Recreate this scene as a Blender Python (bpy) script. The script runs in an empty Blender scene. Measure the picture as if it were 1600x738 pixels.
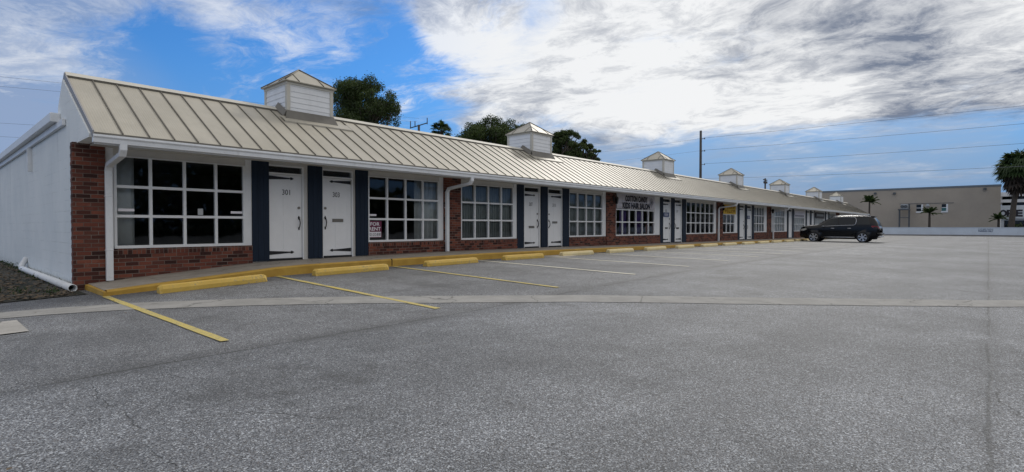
import bpy, math, random
import numpy as np
from mathutils import Vector, Matrix

random.seed(7)
rng = np.random.default_rng(11)
R = math.radians
scene = bpy.context.scene
COL = scene.collection

# ------------------------------------------------------------------ camera
# world axes: +X along the shop front (to the right), +Y towards the shops, eye above the origin
E = 1.35                                  # eye height
FPX, CX, CY = 835.0, 800.0, 369.0
YAW = R(41.7)                             # angle between the view axis and +X
cam_data = bpy.data.cameras.new('camera')
cam = bpy.data.objects.new('camera', cam_data)
COL.objects.link(cam)
cam_data.sensor_width = 36.0
cam_data.lens = FPX / 1600.0 * 36.0
cam_data.clip_start = 0.05
cam_data.clip_end = 3000.0
PITCH = math.atan(15.0 / FPX)
cam.location = (0, 0, E)
cam.rotation_euler = (R(90) - PITCH, 0, YAW - R(90))
scene.camera = cam

# ------------------------------------------------------------------ sky, sun, exposure
SUN_EL, SUN_AZ = R(40), R(14)             # azimuth measured from +X towards +Y
SUN_POWER, SUN_ANGLE = 1.6, R(9)
SKY_STRENGTH = 0.10
EXPOSURE = -0.12
scene.view_settings.view_transform = 'Standard'
scene.view_settings.look = 'None'
scene.view_settings.gamma = 1.0
scene.view_settings.use_curve_mapping = False
scene.view_settings.exposure = EXPOSURE


def view_dir(px, py):
    """world direction through a point of the 1600 x 738 photograph"""
    c, s = math.cos(YAW), math.sin(YAW)
    u = (px - CX) / FPX
    v = (354.0 - py) / FPX
    return Vector((c + s * u, s - c * u, v)).normalized()


class NT:
    """small node-tree writer"""
    def __init__(self, tree):
        self.t = tree
        tree.nodes.clear()

    def n(self, kind, **kw):
        node = self.t.nodes.new(kind)
        for k, v in kw.items():
            if hasattr(node, k) and not isinstance(v, bpy.types.NodeSocket) and k not in node.inputs:
                setattr(node, k, v)
            else:
                self.s(node, k, v)
        return node

    def s(self, node, k, v):
        sock = node.inputs[k]
        if isinstance(v, bpy.types.NodeSocket):
            self.t.links.new(v, sock)
        else:
            sock.default_value = v

    def math(self, op, a, b=0.0, c=None, clamp=False):
        node = self.t.nodes.new('ShaderNodeMath')
        node.operation = op
        node.use_clamp = clamp
        self.s(node, 0, a)
        self.s(node, 1, b)
        if c is not None:
            self.s(node, 2, c)
        return node.outputs[0]

    def vmath(self, op, a, b=(0, 0, 0), out=0, scale=None):
        node = self.t.nodes.new('ShaderNodeVectorMath')
        node.operation = op
        self.s(node, 0, a)
        if op not in ('SCALE', 'LENGTH', 'NORMALIZE'):
            self.s(node, 1, b)
        if scale is not None:
            self.s(node, 'Scale', scale)
        return node.outputs[out]

    def noise(self, vec, scale, detail=4.0, rough=0.55, dist=0.0, lac=2.0):
        node = self.t.nodes.new('ShaderNodeTexNoise')
        self.s(node, 'Vector', vec)
        self.s(node, 'Scale', scale)
        self.s(node, 'Detail', detail)
        self.s(node, 'Roughness', rough)
        self.s(node, 'Lacunarity', lac)
        self.s(node, 'Distortion', dist)
        return node.outputs[0]

    def mr(self, v, a, b, c=0.0, d=1.0, smooth=True):
        node = self.t.nodes.new('ShaderNodeMapRange')
        node.interpolation_type = 'SMOOTHSTEP' if smooth else 'LINEAR'
        node.clamp = True
        for k, x in zip(('Value', 'From Min', 'From Max', 'To Min', 'To Max'), (v, a, b, c, d)):
            self.s(node, k, x)
        return node.outputs[0]

    def mix(self, f, a, b, blend='MIX'):
        node = self.t.nodes.new('ShaderNodeMix')
        node.data_type = 'RGBA'
        node.blend_type = blend
        for i, x in ((0, f), (6, a), (7, b)):
            if isinstance(x, bpy.types.NodeSocket):
                self.t.links.new(x, node.inputs[i])
            else:
                if i and len(x) == 3:
                    x = (*x, 1.0)
                node.inputs[i].default_value = x
        return node.outputs[2]

    def sep(self, v):
        node = self.t.nodes.new('ShaderNodeSeparateXYZ')
        self.s(node, 0, v)
        return node.outputs

    def comb(self, x, y, z=0.0):
        node = self.t.nodes.new('ShaderNodeCombineXYZ')
        for i, v in enumerate((x, y, z)):
            self.s(node, i, v)
        return node.outputs[0]


def rgb(r, g, b):
    """sRGB 0-255 to linear"""
    f = lambda c: c / 12.92 if c <= 0.04045 else ((c + 0.055) / 1.055) ** 2.4
    return (f(r / 255), f(g / 255), f(b / 255))


world = bpy.data.worlds.new('World')
scene.world = world
world.use_nodes = True
N = NT(world.node_tree)
tc = N.n('ShaderNodeTexCoord')
D = tc.outputs['Generated']
sky = N.n('ShaderNodeTexSky')
sky.sky_type = 'NISHITA'
sky.sun_disc = False
sky.sun_elevation = SUN_EL
sky.sun_rotation = R(90) - SUN_AZ
sky.air_density = 1.0
sky.dust_density = 0.6
sky.ozone_density = 2.5
dx, dy, dz = N.sep(D)
zz = N.math('ADD', N.math('MAXIMUM', dz, 0.0), 0.10)
P = N.comb(N.math('DIVIDE', dx, zz), N.math('DIVIDE', dy, zz), 0.0)


def blob(px, py, inner, outer, amount):
    """soft patch of sky round a direction, angles in degrees"""
    d = N.vmath('DOT_PRODUCT', D, tuple(view_dir(px, py)), out=1)
    return N.math('MULTIPLY', N.mr(d, math.cos(R(outer)), math.cos(R(inner))), amount)


def addall(base, terms):
    s_ = base
    for t_ in terms:
        s_ = N.math('ADD', s_, t_)
    return s_


def ramp(fac, stops):
    r_ = N.n('ShaderNodeValToRGB')
    N.s(r_, 0, fac)
    r_.color_ramp.interpolation = 'EASE'
    el = r_.color_ramp.elements
    el[0].position, el[0].color = stops[0][0], (stops[0][1],) * 3 + (1,)
    el[1].position, el[1].color = stops[-1][0], (stops[-1][1],) * 3 + (1,)
    for p_, v_ in stops[1:-1]:
        el.new(p_).color = (v_,) * 3 + (1,)
    return N.sep(r_.outputs[0])[0]


# compass position: 0 along +Y ... 1 along +X (the photograph spans 0.08 .. 1)
ax = N.math('DIVIDE', dx, N.math('SQRT', N.math('ADD', N.math('ADD', N.math('MULTIPLY', dx, dx), N.math('MULTIPLY', dy, dy)), 1e-6)))
warp = N.vmath('SCALE', N.vmath('SUBTRACT', N.n('ShaderNodeTexNoise', Vector=P, Scale=0.8, Detail=4.0).outputs['Color'], (0.5, 0.5, 0.5)), scale=0.8)
P2 = N.vmath('ADD', P, warp)
Pst = N.vmath('MULTIPLY', P2, (1.0, 0.72, 1.0))
f_big = N.noise(Pst, 1.0, 8.0, 0.60)
f_fine = N.noise(Pst, 5.5, 9.0, 0.70, 0.5)
jit = N.math('MULTIPLY', N.math('SUBTRACT', f_big, 0.5), 0.22)
axj = N.math('ADD', ax, N.math('MULTIPLY', jit, 0.9))
dzj = N.math('ADD', dz, N.math('MULTIPLY', jit, 0.45))
hi = ramp(axj, [(0.0, 0.50), (0.14, 0.40), (0.24, 0.16), (0.34, 0.20), (0.45, 0.16), (0.56, 0.12), (0.66, 0.18), (0.74, 0.60), (0.84, 0.84), (1.0, 0.86)])
lo_ = ramp(axj, [(0.0, 0.50), (0.15, 0.48), (0.30, 0.36), (0.50, 0.22), (0.62, 0.20), (0.74, 0.36), (0.84, 0.26), (0.92, 0.14), (1.0, 0.18)])
sel = N.mr(dzj, 0.13, 0.20)
top_haze = N.math('MULTIPLY', N.mr(dzj, 0.22, 0.37), ramp(ax, [(0.0, 0.50), (0.5, 0.42), (0.62, 0.16), (0.75, 0.1), (1.0, 0.0)]))
cov = N.math('ADD', N.math('ADD', N.math('MULTIPLY', hi, sel), N.math('MULTIPLY', lo_, N.math('SUBTRACT', 1.0, sel))), top_haze)
cov = addall(cov, [blob(490, 88, 0.6, 4.5, 0.28), blob(380, 70, 1, 6, 0.14), blob(740, 30, 1, 6, 0.30), blob(680, 38, 0.5, 4, 0.25), blob(840, 95, 1, 7, 0.15), blob(240, 90, 1, 7, -0.22), blob(620, 158, 0.3, 2.2, 0.25), blob(120, 10, 3, 17, 0.24), blob(420, 5, 2, 10, 0.16), blob(30, 170, 2, 8, 0.15), blob(200, 120, 2, 8, -0.12), blob(400, 50, 2, 11, -0.30), blob(560, 60, 2, 9, -0.10), blob(705, 25, 0.5, 4.5, 0.30), blob(810, 40, 0.5, 6, -0.22), blob(1340, 105, 1, 7, 0.1)])
wisp = N.noise(N.vmath('MULTIPLY', P2, (1.0, 0.45, 1.0)), 3.2, 10.0, 0.74, 0.8)
wisp = N.math('MULTIPLY', N.math('SUBTRACT', wisp, 0.47), N.mr(ax, 0.85, 0.60, 0.25, 1.5))
dens = N.math('ADD', N.math('ADD', N.math('ADD', f_big, wisp), N.math('MULTIPLY', f_fine, 0.62)), cov)
mask = N.math('MULTIPLY', N.mr(dens, 0.93, 1.60), ramp(ax, [(0.0, 0.82), (0.45, 0.72), (0.6, 0.85), (0.75, 0.97), (1.0, 1.0)]))
# how strongly the sun lights the cloud
bright = addall(0.0, [blob(1330, 115, 0.2, 8, -0.20), blob(1410, 95, 0.2, 8, -0.16), blob(1500, 65, 0.2, 9, -0.14), blob(1180, 100, 0.2, 7, -0.16), blob(1250, 175, 0.5, 7, 0.3), blob(720, 140, 2, 9, 0.35), blob(1270, 90, 4, 36, 0.62), blob(960, 80, 2, 15, 0.30), blob(1380, 185, 2, 9, 0.25), blob(490, 88, 1, 6, 0.7), blob(740, 40, 1, 9, 0.6), blob(380, 70, 1, 7, 0.3), blob(620, 158, 1, 3, 0.6)])
lowdark = N.mr(dzj, 0.19, 0.14, 0.0, 0.55)
sh1 = N.mr(N.noise(N.vmath('ADD', Pst, (3.1, 7.7, 0.0)), 1.1, 10.0, 0.64, 0.2), 0.33, 0.66)
sh2 = N.mr(N.noise(N.vmath('ADD', Pst, (9.1, 2.7, 0.0)), 6.5, 9.0, 0.72, 0.3), 0.34, 0.66)
tex = N.math('ADD', N.math('MULTIPLY', sh1, 0.60), N.math('MULTIPLY', sh2, 0.40))
lit = N.math('SUBTRACT', N.math('ADD', N.math('MULTIPLY', tex, 1.25), N.math('SUBTRACT', bright, 0.56)), N.math('SUBTRACT', lowdark, N.math('MULTIPLY', N.math('SUBTRACT', 1.0, mask), 0.30)), clamp=True)
cloud_mid = N.mix(N.mr(ax, 0.3, 0.85), rgb(150, 170, 204), rgb(122, 133, 154))
cl = N.mix(lit, cloud_mid, (0.98, 0.99, 1.0))
# brighter cloud added overhead and behind the camera, unseen, to lift the ambient light
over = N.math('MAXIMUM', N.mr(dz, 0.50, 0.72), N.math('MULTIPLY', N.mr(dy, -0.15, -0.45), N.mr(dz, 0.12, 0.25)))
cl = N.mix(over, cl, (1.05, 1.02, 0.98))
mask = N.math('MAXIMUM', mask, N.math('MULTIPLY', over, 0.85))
cl = N.vmath('SCALE', cl, scale=1.0 / SKY_STRENGTH)
blue = N.mix(1.0, sky.outputs[0], (0.36, 0.84, 1.34), 'MULTIPLY')
# thin pale veil near the horizon
low = N.mr(dz, 0.0, 0.30, 1.0, 0.0)
veil = N.n('ShaderNodeRGB')
veil.outputs[0].default_value = (*rgb(116, 150, 196), 1)
veil = N.vmath('SCALE', veil.outputs[0], scale=1.0 / SKY_STRENGTH)
blue2 = N.mix(low, blue, veil)
soft = N.math('MAXIMUM', N.math('MAXIMUM', blob(900, 185, 2, 15, 0.80), blob(1150, 235, 2, 14, 0.62)), N.math('MAXIMUM', blob(1420, 225, 1, 9, 0.62), blob(60, 215, 1, 12, 0.55)))
soft = N.math('MULTIPLY', soft, N.mr(f_big, 0.30, 0.62, 0.55, 1.0))
haze_c = N.n('ShaderNodeRGB')
haze_c.outputs[0].default_value = (*rgb(164, 180, 204), 1)
blue2 = N.mix(soft, blue2, N.vmath('SCALE', haze_c.outputs[0], scale=1.0 / SKY_STRENGTH))
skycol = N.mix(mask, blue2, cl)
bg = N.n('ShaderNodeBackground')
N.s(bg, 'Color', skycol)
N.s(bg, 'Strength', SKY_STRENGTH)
out = N.n('ShaderNodeOutputWorld')
N.s(out, 'Surface', bg.outputs[0])

sun_d = bpy.data.lights.new('sun', 'SUN')
sun_d.energy = SUN_POWER
sun_d.angle = SUN_ANGLE
sun_d.color = (1.0, 0.95, 0.87)
sun = bpy.data.objects.new('sun', sun_d)
COL.objects.link(sun)
sd = Vector((math.cos(SUN_EL) * math.cos(SUN_AZ), math.cos(SUN_EL) * math.sin(SUN_AZ), math.sin(SUN_EL)))
sun.rotation_euler = sd.to_track_quat('Z', 'Y').to_euler()
sun.location = (0, 0, 30)


# ------------------------------------------------------------------ materials
def new_mat(name):
    m = bpy.data.materials.new(name)
    m.use_nodes = True
    return m, NT(m.node_tree)


def finish(N, color, rough=0.7, metal=0.0, bump=None, bump_d=0.01, bump_s=0.5, spec=0.5, coat=0.0):
    b = N.n('ShaderNodeBsdfPrincipled')
    if not isinstance(color, bpy.types.NodeSocket) and len(color) == 3:
        color = (*color, 1.0)
    N.s(b, 'Base Color', color)
    N.s(b, 'Roughness', rough)
    N.s(b, 'Metallic', metal)
    N.s(b, 'Specular IOR Level', spec)
    N.s(b, 'Coat Weight', coat)
    if bump is not None:
        bn = N.n('ShaderNodeBump')
        N.s(bn, 'Height', bump)
        N.s(bn, 'Distance', bump_d)
        N.s(bn, 'Strength', bump_s)
        N.s(b, 'Normal', bn.outputs[0])
    o = N.n('ShaderNodeOutputMaterial')
    N.s(o, 'Surface', b.outputs[0])
    return b


def pos(N):
    return N.n('ShaderNodeNewGeometry').outputs['Position']


def painted(name, col, rough=0.55, var=0.12, dirt=0.0, dirt_col=(0.12, 0.11, 0.09), scale=3.0, bump=0.15, spec=0.4, metal=0.0, streak=0.0):
    m, N = new_mat(name)
    p = pos(N)
    n1 = N.noise(p, scale, 6.0, 0.6)
    n2 = N.noise(p, scale * 9, 4.0, 0.6)
    c = N.mix(N.mr(n1, 0.3, 0.7), tuple(x * (1 - var) for x in col), tuple(min(1, x * (1 + var * 0.5)) for x in col))
    if dirt:
        c = N.mix(N.math('MULTIPLY', N.mr(n2, 0.52, 0.75), dirt), c, dirt_col)
    if streak:
        ps = N.vmath('MULTIPLY', p, (6.0, 6.0, 0.35))
        c = N.mix(N.math('MULTIPLY', N.mr(N.noise(ps, 1.0, 4.0, 0.6), 0.55, 0.75), streak), c, dirt_col)
    finish(N, c, rough, metal, n2, 0.004, bump, spec)
    return m


M = {}
M['white'] = painted('white_paint', (0.76, 0.775, 0.79), 0.5, 0.05, 0.06, streak=0.05)
M['cream_board'] = painted('cream_board', (0.60, 0.59, 0.56), 0.6, 0.05, 0.08)
M['door_white'] = painted('door_paint', (0.80, 0.81, 0.82), 0.42, 0.03, 0.03)
M['white_metal'] = painted('white_metal', (0.76, 0.78, 0.80), 0.38, 0.06, 0.14, streak=0.12)
M['beige_trim'] = painted('beige_trim', (0.55, 0.53, 0.47), 0.6, 0.06, 0.1)
M['grey_flash'] = painted('grey_flashing', (0.15, 0.14, 0.12), 0.5, 0.15, 0.2)
M['black_iron'] = painted('black_iron', (0.012, 0.012, 0.014), 0.5, 0.1)
M['black_rubber'] = painted('black_rubber', (0.018, 0.018, 0.018), 0.85, 0.1)
M['brass'] = painted('aged_metal', (0.23, 0.21, 0.18), 0.4, 0.1, metal=0.8)
M['dark_slot'] = painted('dark_slot', (0.02, 0.02, 0.02), 0.9, 0.1)
M['chrome'] = painted('chrome', (0.75, 0.76, 0.78), 0.18, 0.02, metal=1.0)
M['silver'] = painted('wheel_silver', (0.62, 0.63, 0.65), 0.32, 0.02, metal=0.85)
M['curtain'] = painted('white_curtain', (0.80, 0.82, 0.82), 0.9, 0.08)
M['blind'] = painted('grey_blind', (0.42, 0.45, 0.45), 0.9, 0.08)
M['purple'] = painted('purple_cloth', (0.16, 0.10, 0.36), 0.9, 0.2)
M['pinkish'] = painted('red_brown_cloth', (0.28, 0.10, 0.07), 0.9, 0.2)
M['room'] = painted('room_lining', (0.20, 0.20, 0.19), 0.9, 0.1)
M['roof_flat'] = painted('flat_roof', (0.35, 0.35, 0.34), 0.8, 0.1)
M['utility'] = painted('weathered_pole', (0.075, 0.068, 0.062), 0.85, 0.2)
M['wire'] = painted('wire', (0.16, 0.17, 0.19), 0.7, 0.1)
M['far_beige'] = painted('beige_render', (0.42, 0.365, 0.30), 0.85, 0.07, 0.08, scale=0.35)
M['far_coping'] = painted('blue_grey_coping', (0.16, 0.19, 0.22), 0.6, 0.05)
M['low_wall'] = painted('pale_wall_paint', (0.60, 0.66, 0.72), 0.7, 0.08, 0.1, scale=0.6)
M['grey_kerb'] = painted('grey_concrete', (0.22, 0.21, 0.20), 0.85, 0.12)
M['sign_blue'] = painted('blue_letters', (0.015, 0.05, 0.12), 0.6, 0.1)
M['plaque_blue'] = painted('blue_plaque', (0.03, 0.06, 0.17), 0.5, 0.1)
M['banner'] = painted('pale_banner', (0.74, 0.73, 0.80), 0.7, 0.05)
M['banner_mark'] = painted('banner_grey', (0.38, 0.38, 0.44), 0.7, 0.05)
M['letters'] = painted('black_letters', (0.02, 0.02, 0.03), 0.6, 0.05)
M['yellow_banner'] = painted('yellow_banner', (0.62, 0.40, 0.03), 0.6, 0.06)
M['orange_mark'] = painted('orange_mark', (0.30, 0.13, 0.01), 0.6, 0.06)
M['dark_banner'] = painted('dark_banner', (0.055, 0.05, 0.055), 0.6, 0.06)
M['red_sign'] = painted('red_sign', (0.13, 0.012, 0.05), 0.45, 0.06)
M['sign_white'] = painted('sign_white', (0.80, 0.78, 0.82), 0.5, 0.03)
M['bark'] = painted('bark', (0.09, 0.075, 0.06), 0.95, 0.3, scale=6)
M['palm_bark'] = painted('palm_bark', (0.075, 0.062, 0.05), 0.95, 0.3, scale=8)
M['thatch'] = painted('dead_frond', (0.06, 0.045, 0.034), 0.95, 0.3, scale=3)
M['leaf_litter'] = painted('leaf_litter', (0.14, 0.105, 0.07), 0.95, 0.5, scale=20)
M['rake'] = painted('rake_paint', (0.27, 0.265, 0.27), 0.5, 0.1)
M['grey_unit'] = painted('unit_metal', (0.45, 0.47, 0.48), 0.5, 0.1)
M['steel_dark'] = painted('dark_steel', (0.10, 0.11, 0.12), 0.6, 0.1)
M['teal_glass'] = painted('teal_window_film', (0.05, 0.16, 0.16), 0.3, 0.1)


def leaf_mat(name, a, b):
    m, N = new_mat(name)
    g = N.n('ShaderNodeNewGeometry')
    n1 = N.noise(g.outputs['Position'], 0.7, 3.0, 0.6)
    n2 = N.noise(g.outputs['Position'], 7.0, 2.0, 0.6)
    f = N.math('ADD', N.math('MULTIPLY', n1, 0.6), N.math('MULTIPLY', n2, 0.5))
    c = N.mix(N.mr(f, 0.38, 0.72), a, b)
    d = N.n('ShaderNodeBsdfDiffuse'); N.s(d, 'Color', c)
    t = N.n('ShaderNodeBsdfTranslucent'); N.s(t, 'Color', N.mix(0.5, c, (0.10, 0.16, 0.02)))
    gl = N.n('ShaderNodeBsdfGlossy'); N.s(gl, 'Roughness', 0.45); N.s(gl, 'Color', (0.5, 0.5, 0.5, 1))
    mx = N.n('ShaderNodeMixShader', Fac=0.22); N.s(mx, 1, d.outputs[0]); N.s(mx, 2, t.outputs[0])
    m2 = N.n('ShaderNodeMixShader', Fac=0.05); N.s(m2, 1, mx.outputs[0]); N.s(m2, 2, gl.outputs[0])
    o = N.n('ShaderNodeOutputMaterial'); N.s(o, 'Surface', m2.outputs[0])
    return m


M['oak_leaf'] = leaf_mat('oak_leaf', (0.013, 0.026, 0.009), (0.075, 0.11, 0.028))
M['palm_leaf'] = leaf_mat('palm_leaf', (0.014, 0.03, 0.010), (0.05, 0.085, 0.025))
M['far_leaf'] = leaf_mat('far_leaf', (0.02, 0.03, 0.012), (0.05, 0.07, 0.025))


def mk_brick(name, axis_u='x', soldier=False):
    m, N = new_mat(name)
    g = N.n('ShaderNodeNewGeometry')
    x, y, z = N.sep(g.outputs['Position'])
    u = N.math('ADD', x, y)
    wob = N.noise(g.outputs['Position'], 2.2, 3.0, 0.6)
    z2 = N.math('ADD', z, N.math('MULTIPLY', N.math('SUBTRACT', wob, 0.5), 0.012))
    vec = N.comb(u, z2) if not soldier else N.comb(z2, u)
    bt = N.n('ShaderNodeTexBrick')
    N.s(bt, 'Vector', vec)
    N.s(bt, 'Scale', 1.0)
    N.s(bt, 'Brick Width', 0.215 if not soldier else 0.30)
    N.s(bt, 'Row Height', 0.0745)
    N.s(bt, 'Mortar Size', 0.0065)
    N.s(bt, 'Mortar Smooth', 0.25)
    N.s(bt, 'Bias', -0.1)
    N.s(bt, 'Color1', (0.0, 0.0, 0.0, 1))
    N.s(bt, 'Color2', (1.0, 1.0, 1.0, 1))
    N.s(bt, 'Mortar', (0.5, 0.5, 0.5, 1))
    if soldier:
        bt.offset = 0.0
    r_ = N.n('ShaderNodeValToRGB')
    N.s(r_, 0, bt.outputs['Color'])
    el = r_.color_ramp.elements
    el[0].position = 0.0; el[0].color = (0.040, 0.017, 0.014, 1)
    el[1].position = 1.0; el[1].color = (0.25, 0.095, 0.062, 1)
    for p_, c_ in ((0.2, (0.085, 0.029, 0.022)), (0.45, (0.17, 0.054, 0.036)), (0.7, (0.24, 0.080, 0.050)), (0.88, (0.115, 0.042, 0.031))):
        e_ = el.new(p_); e_.color = (*c_, 1)
    fine = N.noise(g.outputs['Position'], 38.0, 5.0, 0.65)
    c = N.mix(N.mr(fine, 0.3, 0.8, 0.0, 0.40), r_.outputs[0], (0.07, 0.035, 0.03))
    c = N.mix(N.mr(N.noise(g.outputs['Position'], 5.0, 5.0, 0.7), 0.60, 0.80, 0.0, 0.35), c, (0.34, 0.26, 0.22))
    mort = N.mix(N.mr(wob, 0.35, 0.65), (0.13, 0.095, 0.08), (0.21, 0.165, 0.14))
    c = N.mix(bt.outputs['Fac'], c, mort)
    h = N.math('SUBTRACT', N.math('MULTIPLY', fine, 0.3), bt.outputs['Fac'])
    finish(N, c, 0.9, 0, h, 0.008, 0.8, 0.25)
    return m


M['brick'] = mk_brick('old_red_brick')
M['soldier'] = mk_brick('soldier_brick', soldier=True)


def mk_blockwall():
    m, N = new_mat('white_block_wall')
    g = N.n('ShaderNodeNewGeometry')
    p = g.outputs['Position']
    x, y, z = N.sep(p)
    bt = N.n('ShaderNodeTexBrick')
    N.s(bt, 'Vector', N.comb(N.math('ADD', x, y), z))
    N.s(bt, 'Scale', 1.0)
    N.s(bt, 'Brick Width', 0.41)
    N.s(bt, 'Row Height', 0.205)
    N.s(bt, 'Mortar Size', 0.006)
    N.s(bt, 'Mortar Smooth', 0.6)
    joint = N.math('MULTIPLY', bt.outputs['Fac'], N.mr(N.noise(p, 1.3, 4.0, 0.7), 0.45, 0.62))
    n1 = N.noise(p, 0.9, 6.0, 0.6)
    c = N.mix(N.mr(n1, 0.3, 0.7), (0.72, 0.76, 0.77), (0.80, 0.83, 0.83))
    ps = N.vmath('MULTIPLY', p, (1.0, 1.0, 0.10))
    st = N.math('MULTIPLY', N.mr(N.noise(ps, 2.3, 2.0, 0.5), 0.60, 0.72), N.mr(z, 0.9, 3.2))
    c = N.mix(N.math('MULTIPLY', st, 0.25), c, (0.42, 0.46, 0.48))
    base = N.math('MULTIPLY', N.mr(N.math('ADD', z, N.math('MULTIPLY', N.noise(p, 6.0, 5.0, 0.7), 0.35)), 0.32, 0.62, 1.0, 0.0), N.mr(N.noise(p, 14.0, 4.0, 0.7), 0.42, 0.62))
    c = N.mix(N.math('MULTIPLY', base, 0.7), c, (0.16, 0.17, 0.15))
    c = N.mix(N.math('MULTIPLY', joint, 0.25), c, (0.40, 0.43, 0.45))
    h = N.math('SUBTRACT', N.math('MULTIPLY', N.noise(p, 12.0, 5.0, 0.65), 0.8), N.math('MULTIPLY', joint, 1.2))
    finish(N, c, 0.75, 0, h, 0.008, 0.7, 0.3)
    return m


M['block'] = mk_blockwall()


def mk_roof():
    m, N = new_mat('tan_metal_roof')
    p = pos(N)
    x, y, z = N.sep(p)
    # fine striations pressed into each pan, running down the slope
    stn = N.mr(N.noise(N.vmath('MULTIPLY', p, (2.2, 0.6, 0.6)), 1.0, 6.0, 0.7), 0.52, 0.72, 0.0, 0.30)
    w = N.math('SINE', N.math('MULTIPLY', x, 2 * math.pi / 0.0406 / 1.0))
    n1 = N.noise(p, 1.1, 5.0, 0.6)
    pan = N.math('FLOOR', N.math('DIVIDE', N.math('SUBTRACT', x, 1.95), 0.392))
    wn = N.n('ShaderNodeTexWhiteNoise'); wn.noise_dimensions = '1D'; N.s(wn, 'W', pan)
    c = N.mix(N.mr(n1, 0.3, 0.7), (0.345, 0.322, 0.262), (0.405, 0.378, 0.312))
    c = N.mix(N.math('MULTIPLY', wn.outputs[0], 0.22), c, (0.31, 0.285, 0.235))
    ps = N.vmath('MULTIPLY', p, (14.0, 0.5, 0.5))
    c = N.mix(N.mr(N.noise(ps, 1.0, 4.0, 0.6), 0.5, 0.8, 0.0, 0.22), c, (0.27, 0.25, 0.20))
    c = N.mix(stn, c, (0.22, 0.21, 0.18))
    h = N.math('ADD', N.math('MULTIPLY', w, 0.35), N.math('MULTIPLY', N.noise(p, 3.0, 2.0, 0.5), 1.6))
    finish(N, c, 0.48, 0.0, h, 0.004, 0.5, 0.5)
    return m


M['roof'] = mk_roof()
M['roof_seam'] = painted('roof_seam', (0.115, 0.105, 0.085), 0.55, 0.1)  # same metal as the roof sheets, darker to paint in the ribs' shadow lines


def mk_shutter():
    m, N = new_mat('navy_shutter')
    p = pos(N)
    ps = N.vmath('MULTIPLY', p, (18.0, 18.0, 0.8))
    n1 = N.noise(ps, 1.0, 5.0, 0.6)
    c = N.mix(N.mr(n1, 0.3, 0.75), (0.004, 0.012, 0.028), (0.008, 0.019, 0.040))
    finish(N, c, 0.65, 0, n1, 0.006, 0.5, 0.3)
    return m


M['navy'] = mk_shutter()


def mk_glass(name='window_glass', tint=(0.74, 0.77, 0.78), refl=1.0):
    m, N = new_mat(name)
    fr = N.n('ShaderNodeFresnel', IOR=1.5)
    p = pos(N)
    nz = N.noise(p, 1.6, 2.0, 0.5)
    bn = N.n('ShaderNodeBump'); N.s(bn, 'Height', nz); N.s(bn, 'Distance', 0.004); N.s(bn, 'Strength', 0.5)
    gl = N.n('ShaderNodeBsdfGlossy'); N.s(gl, 'Roughness', 0.02); N.s(gl, 'Normal', bn.outputs[0])
    N.s(gl, 'Color', (0.9, 0.95, 1.0, 1))
    tr = N.n('ShaderNodeBsdfTransparent'); N.s(tr, 'Color', (*tint, 1))
    mx = N.n('ShaderNodeMixShader')
    N.s(mx, 0, N.math('MULTIPLY', fr.outputs[0], refl, clamp=True)); N.s(mx, 1, tr.outputs[0]); N.s(mx, 2, gl.outputs[0])
    o = N.n('ShaderNodeOutputMaterial'); N.s(o, 'Surface', mx.outputs[0])
    return m


M['glass'] = mk_glass()
M['car_glass'] = painted('car_glass', (0.008, 0.011, 0.014), 0.05, 0.02, bump=0.0, spec=0.35)


def mk_carpaint():
    m, N = new_mat('black_car_paint')
    finish(N, (0.003, 0.0035, 0.005), 0.2, 0.0, spec=0.3, coat=0.08)
    return m


M['car'] = mk_carpaint()


def mk_tail():
    m, N = new_mat('tail_lamp_red')
    finish(N, (0.30, 0.03, 0.045), 0.2, 0.0, spec=0.6, coat=0.5)
    return m


M['tail'] = mk_tail()
M['head'] = painted('head_lamp', (0.45, 0.45, 0.42), 0.15, 0.02, spec=0.7)


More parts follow.
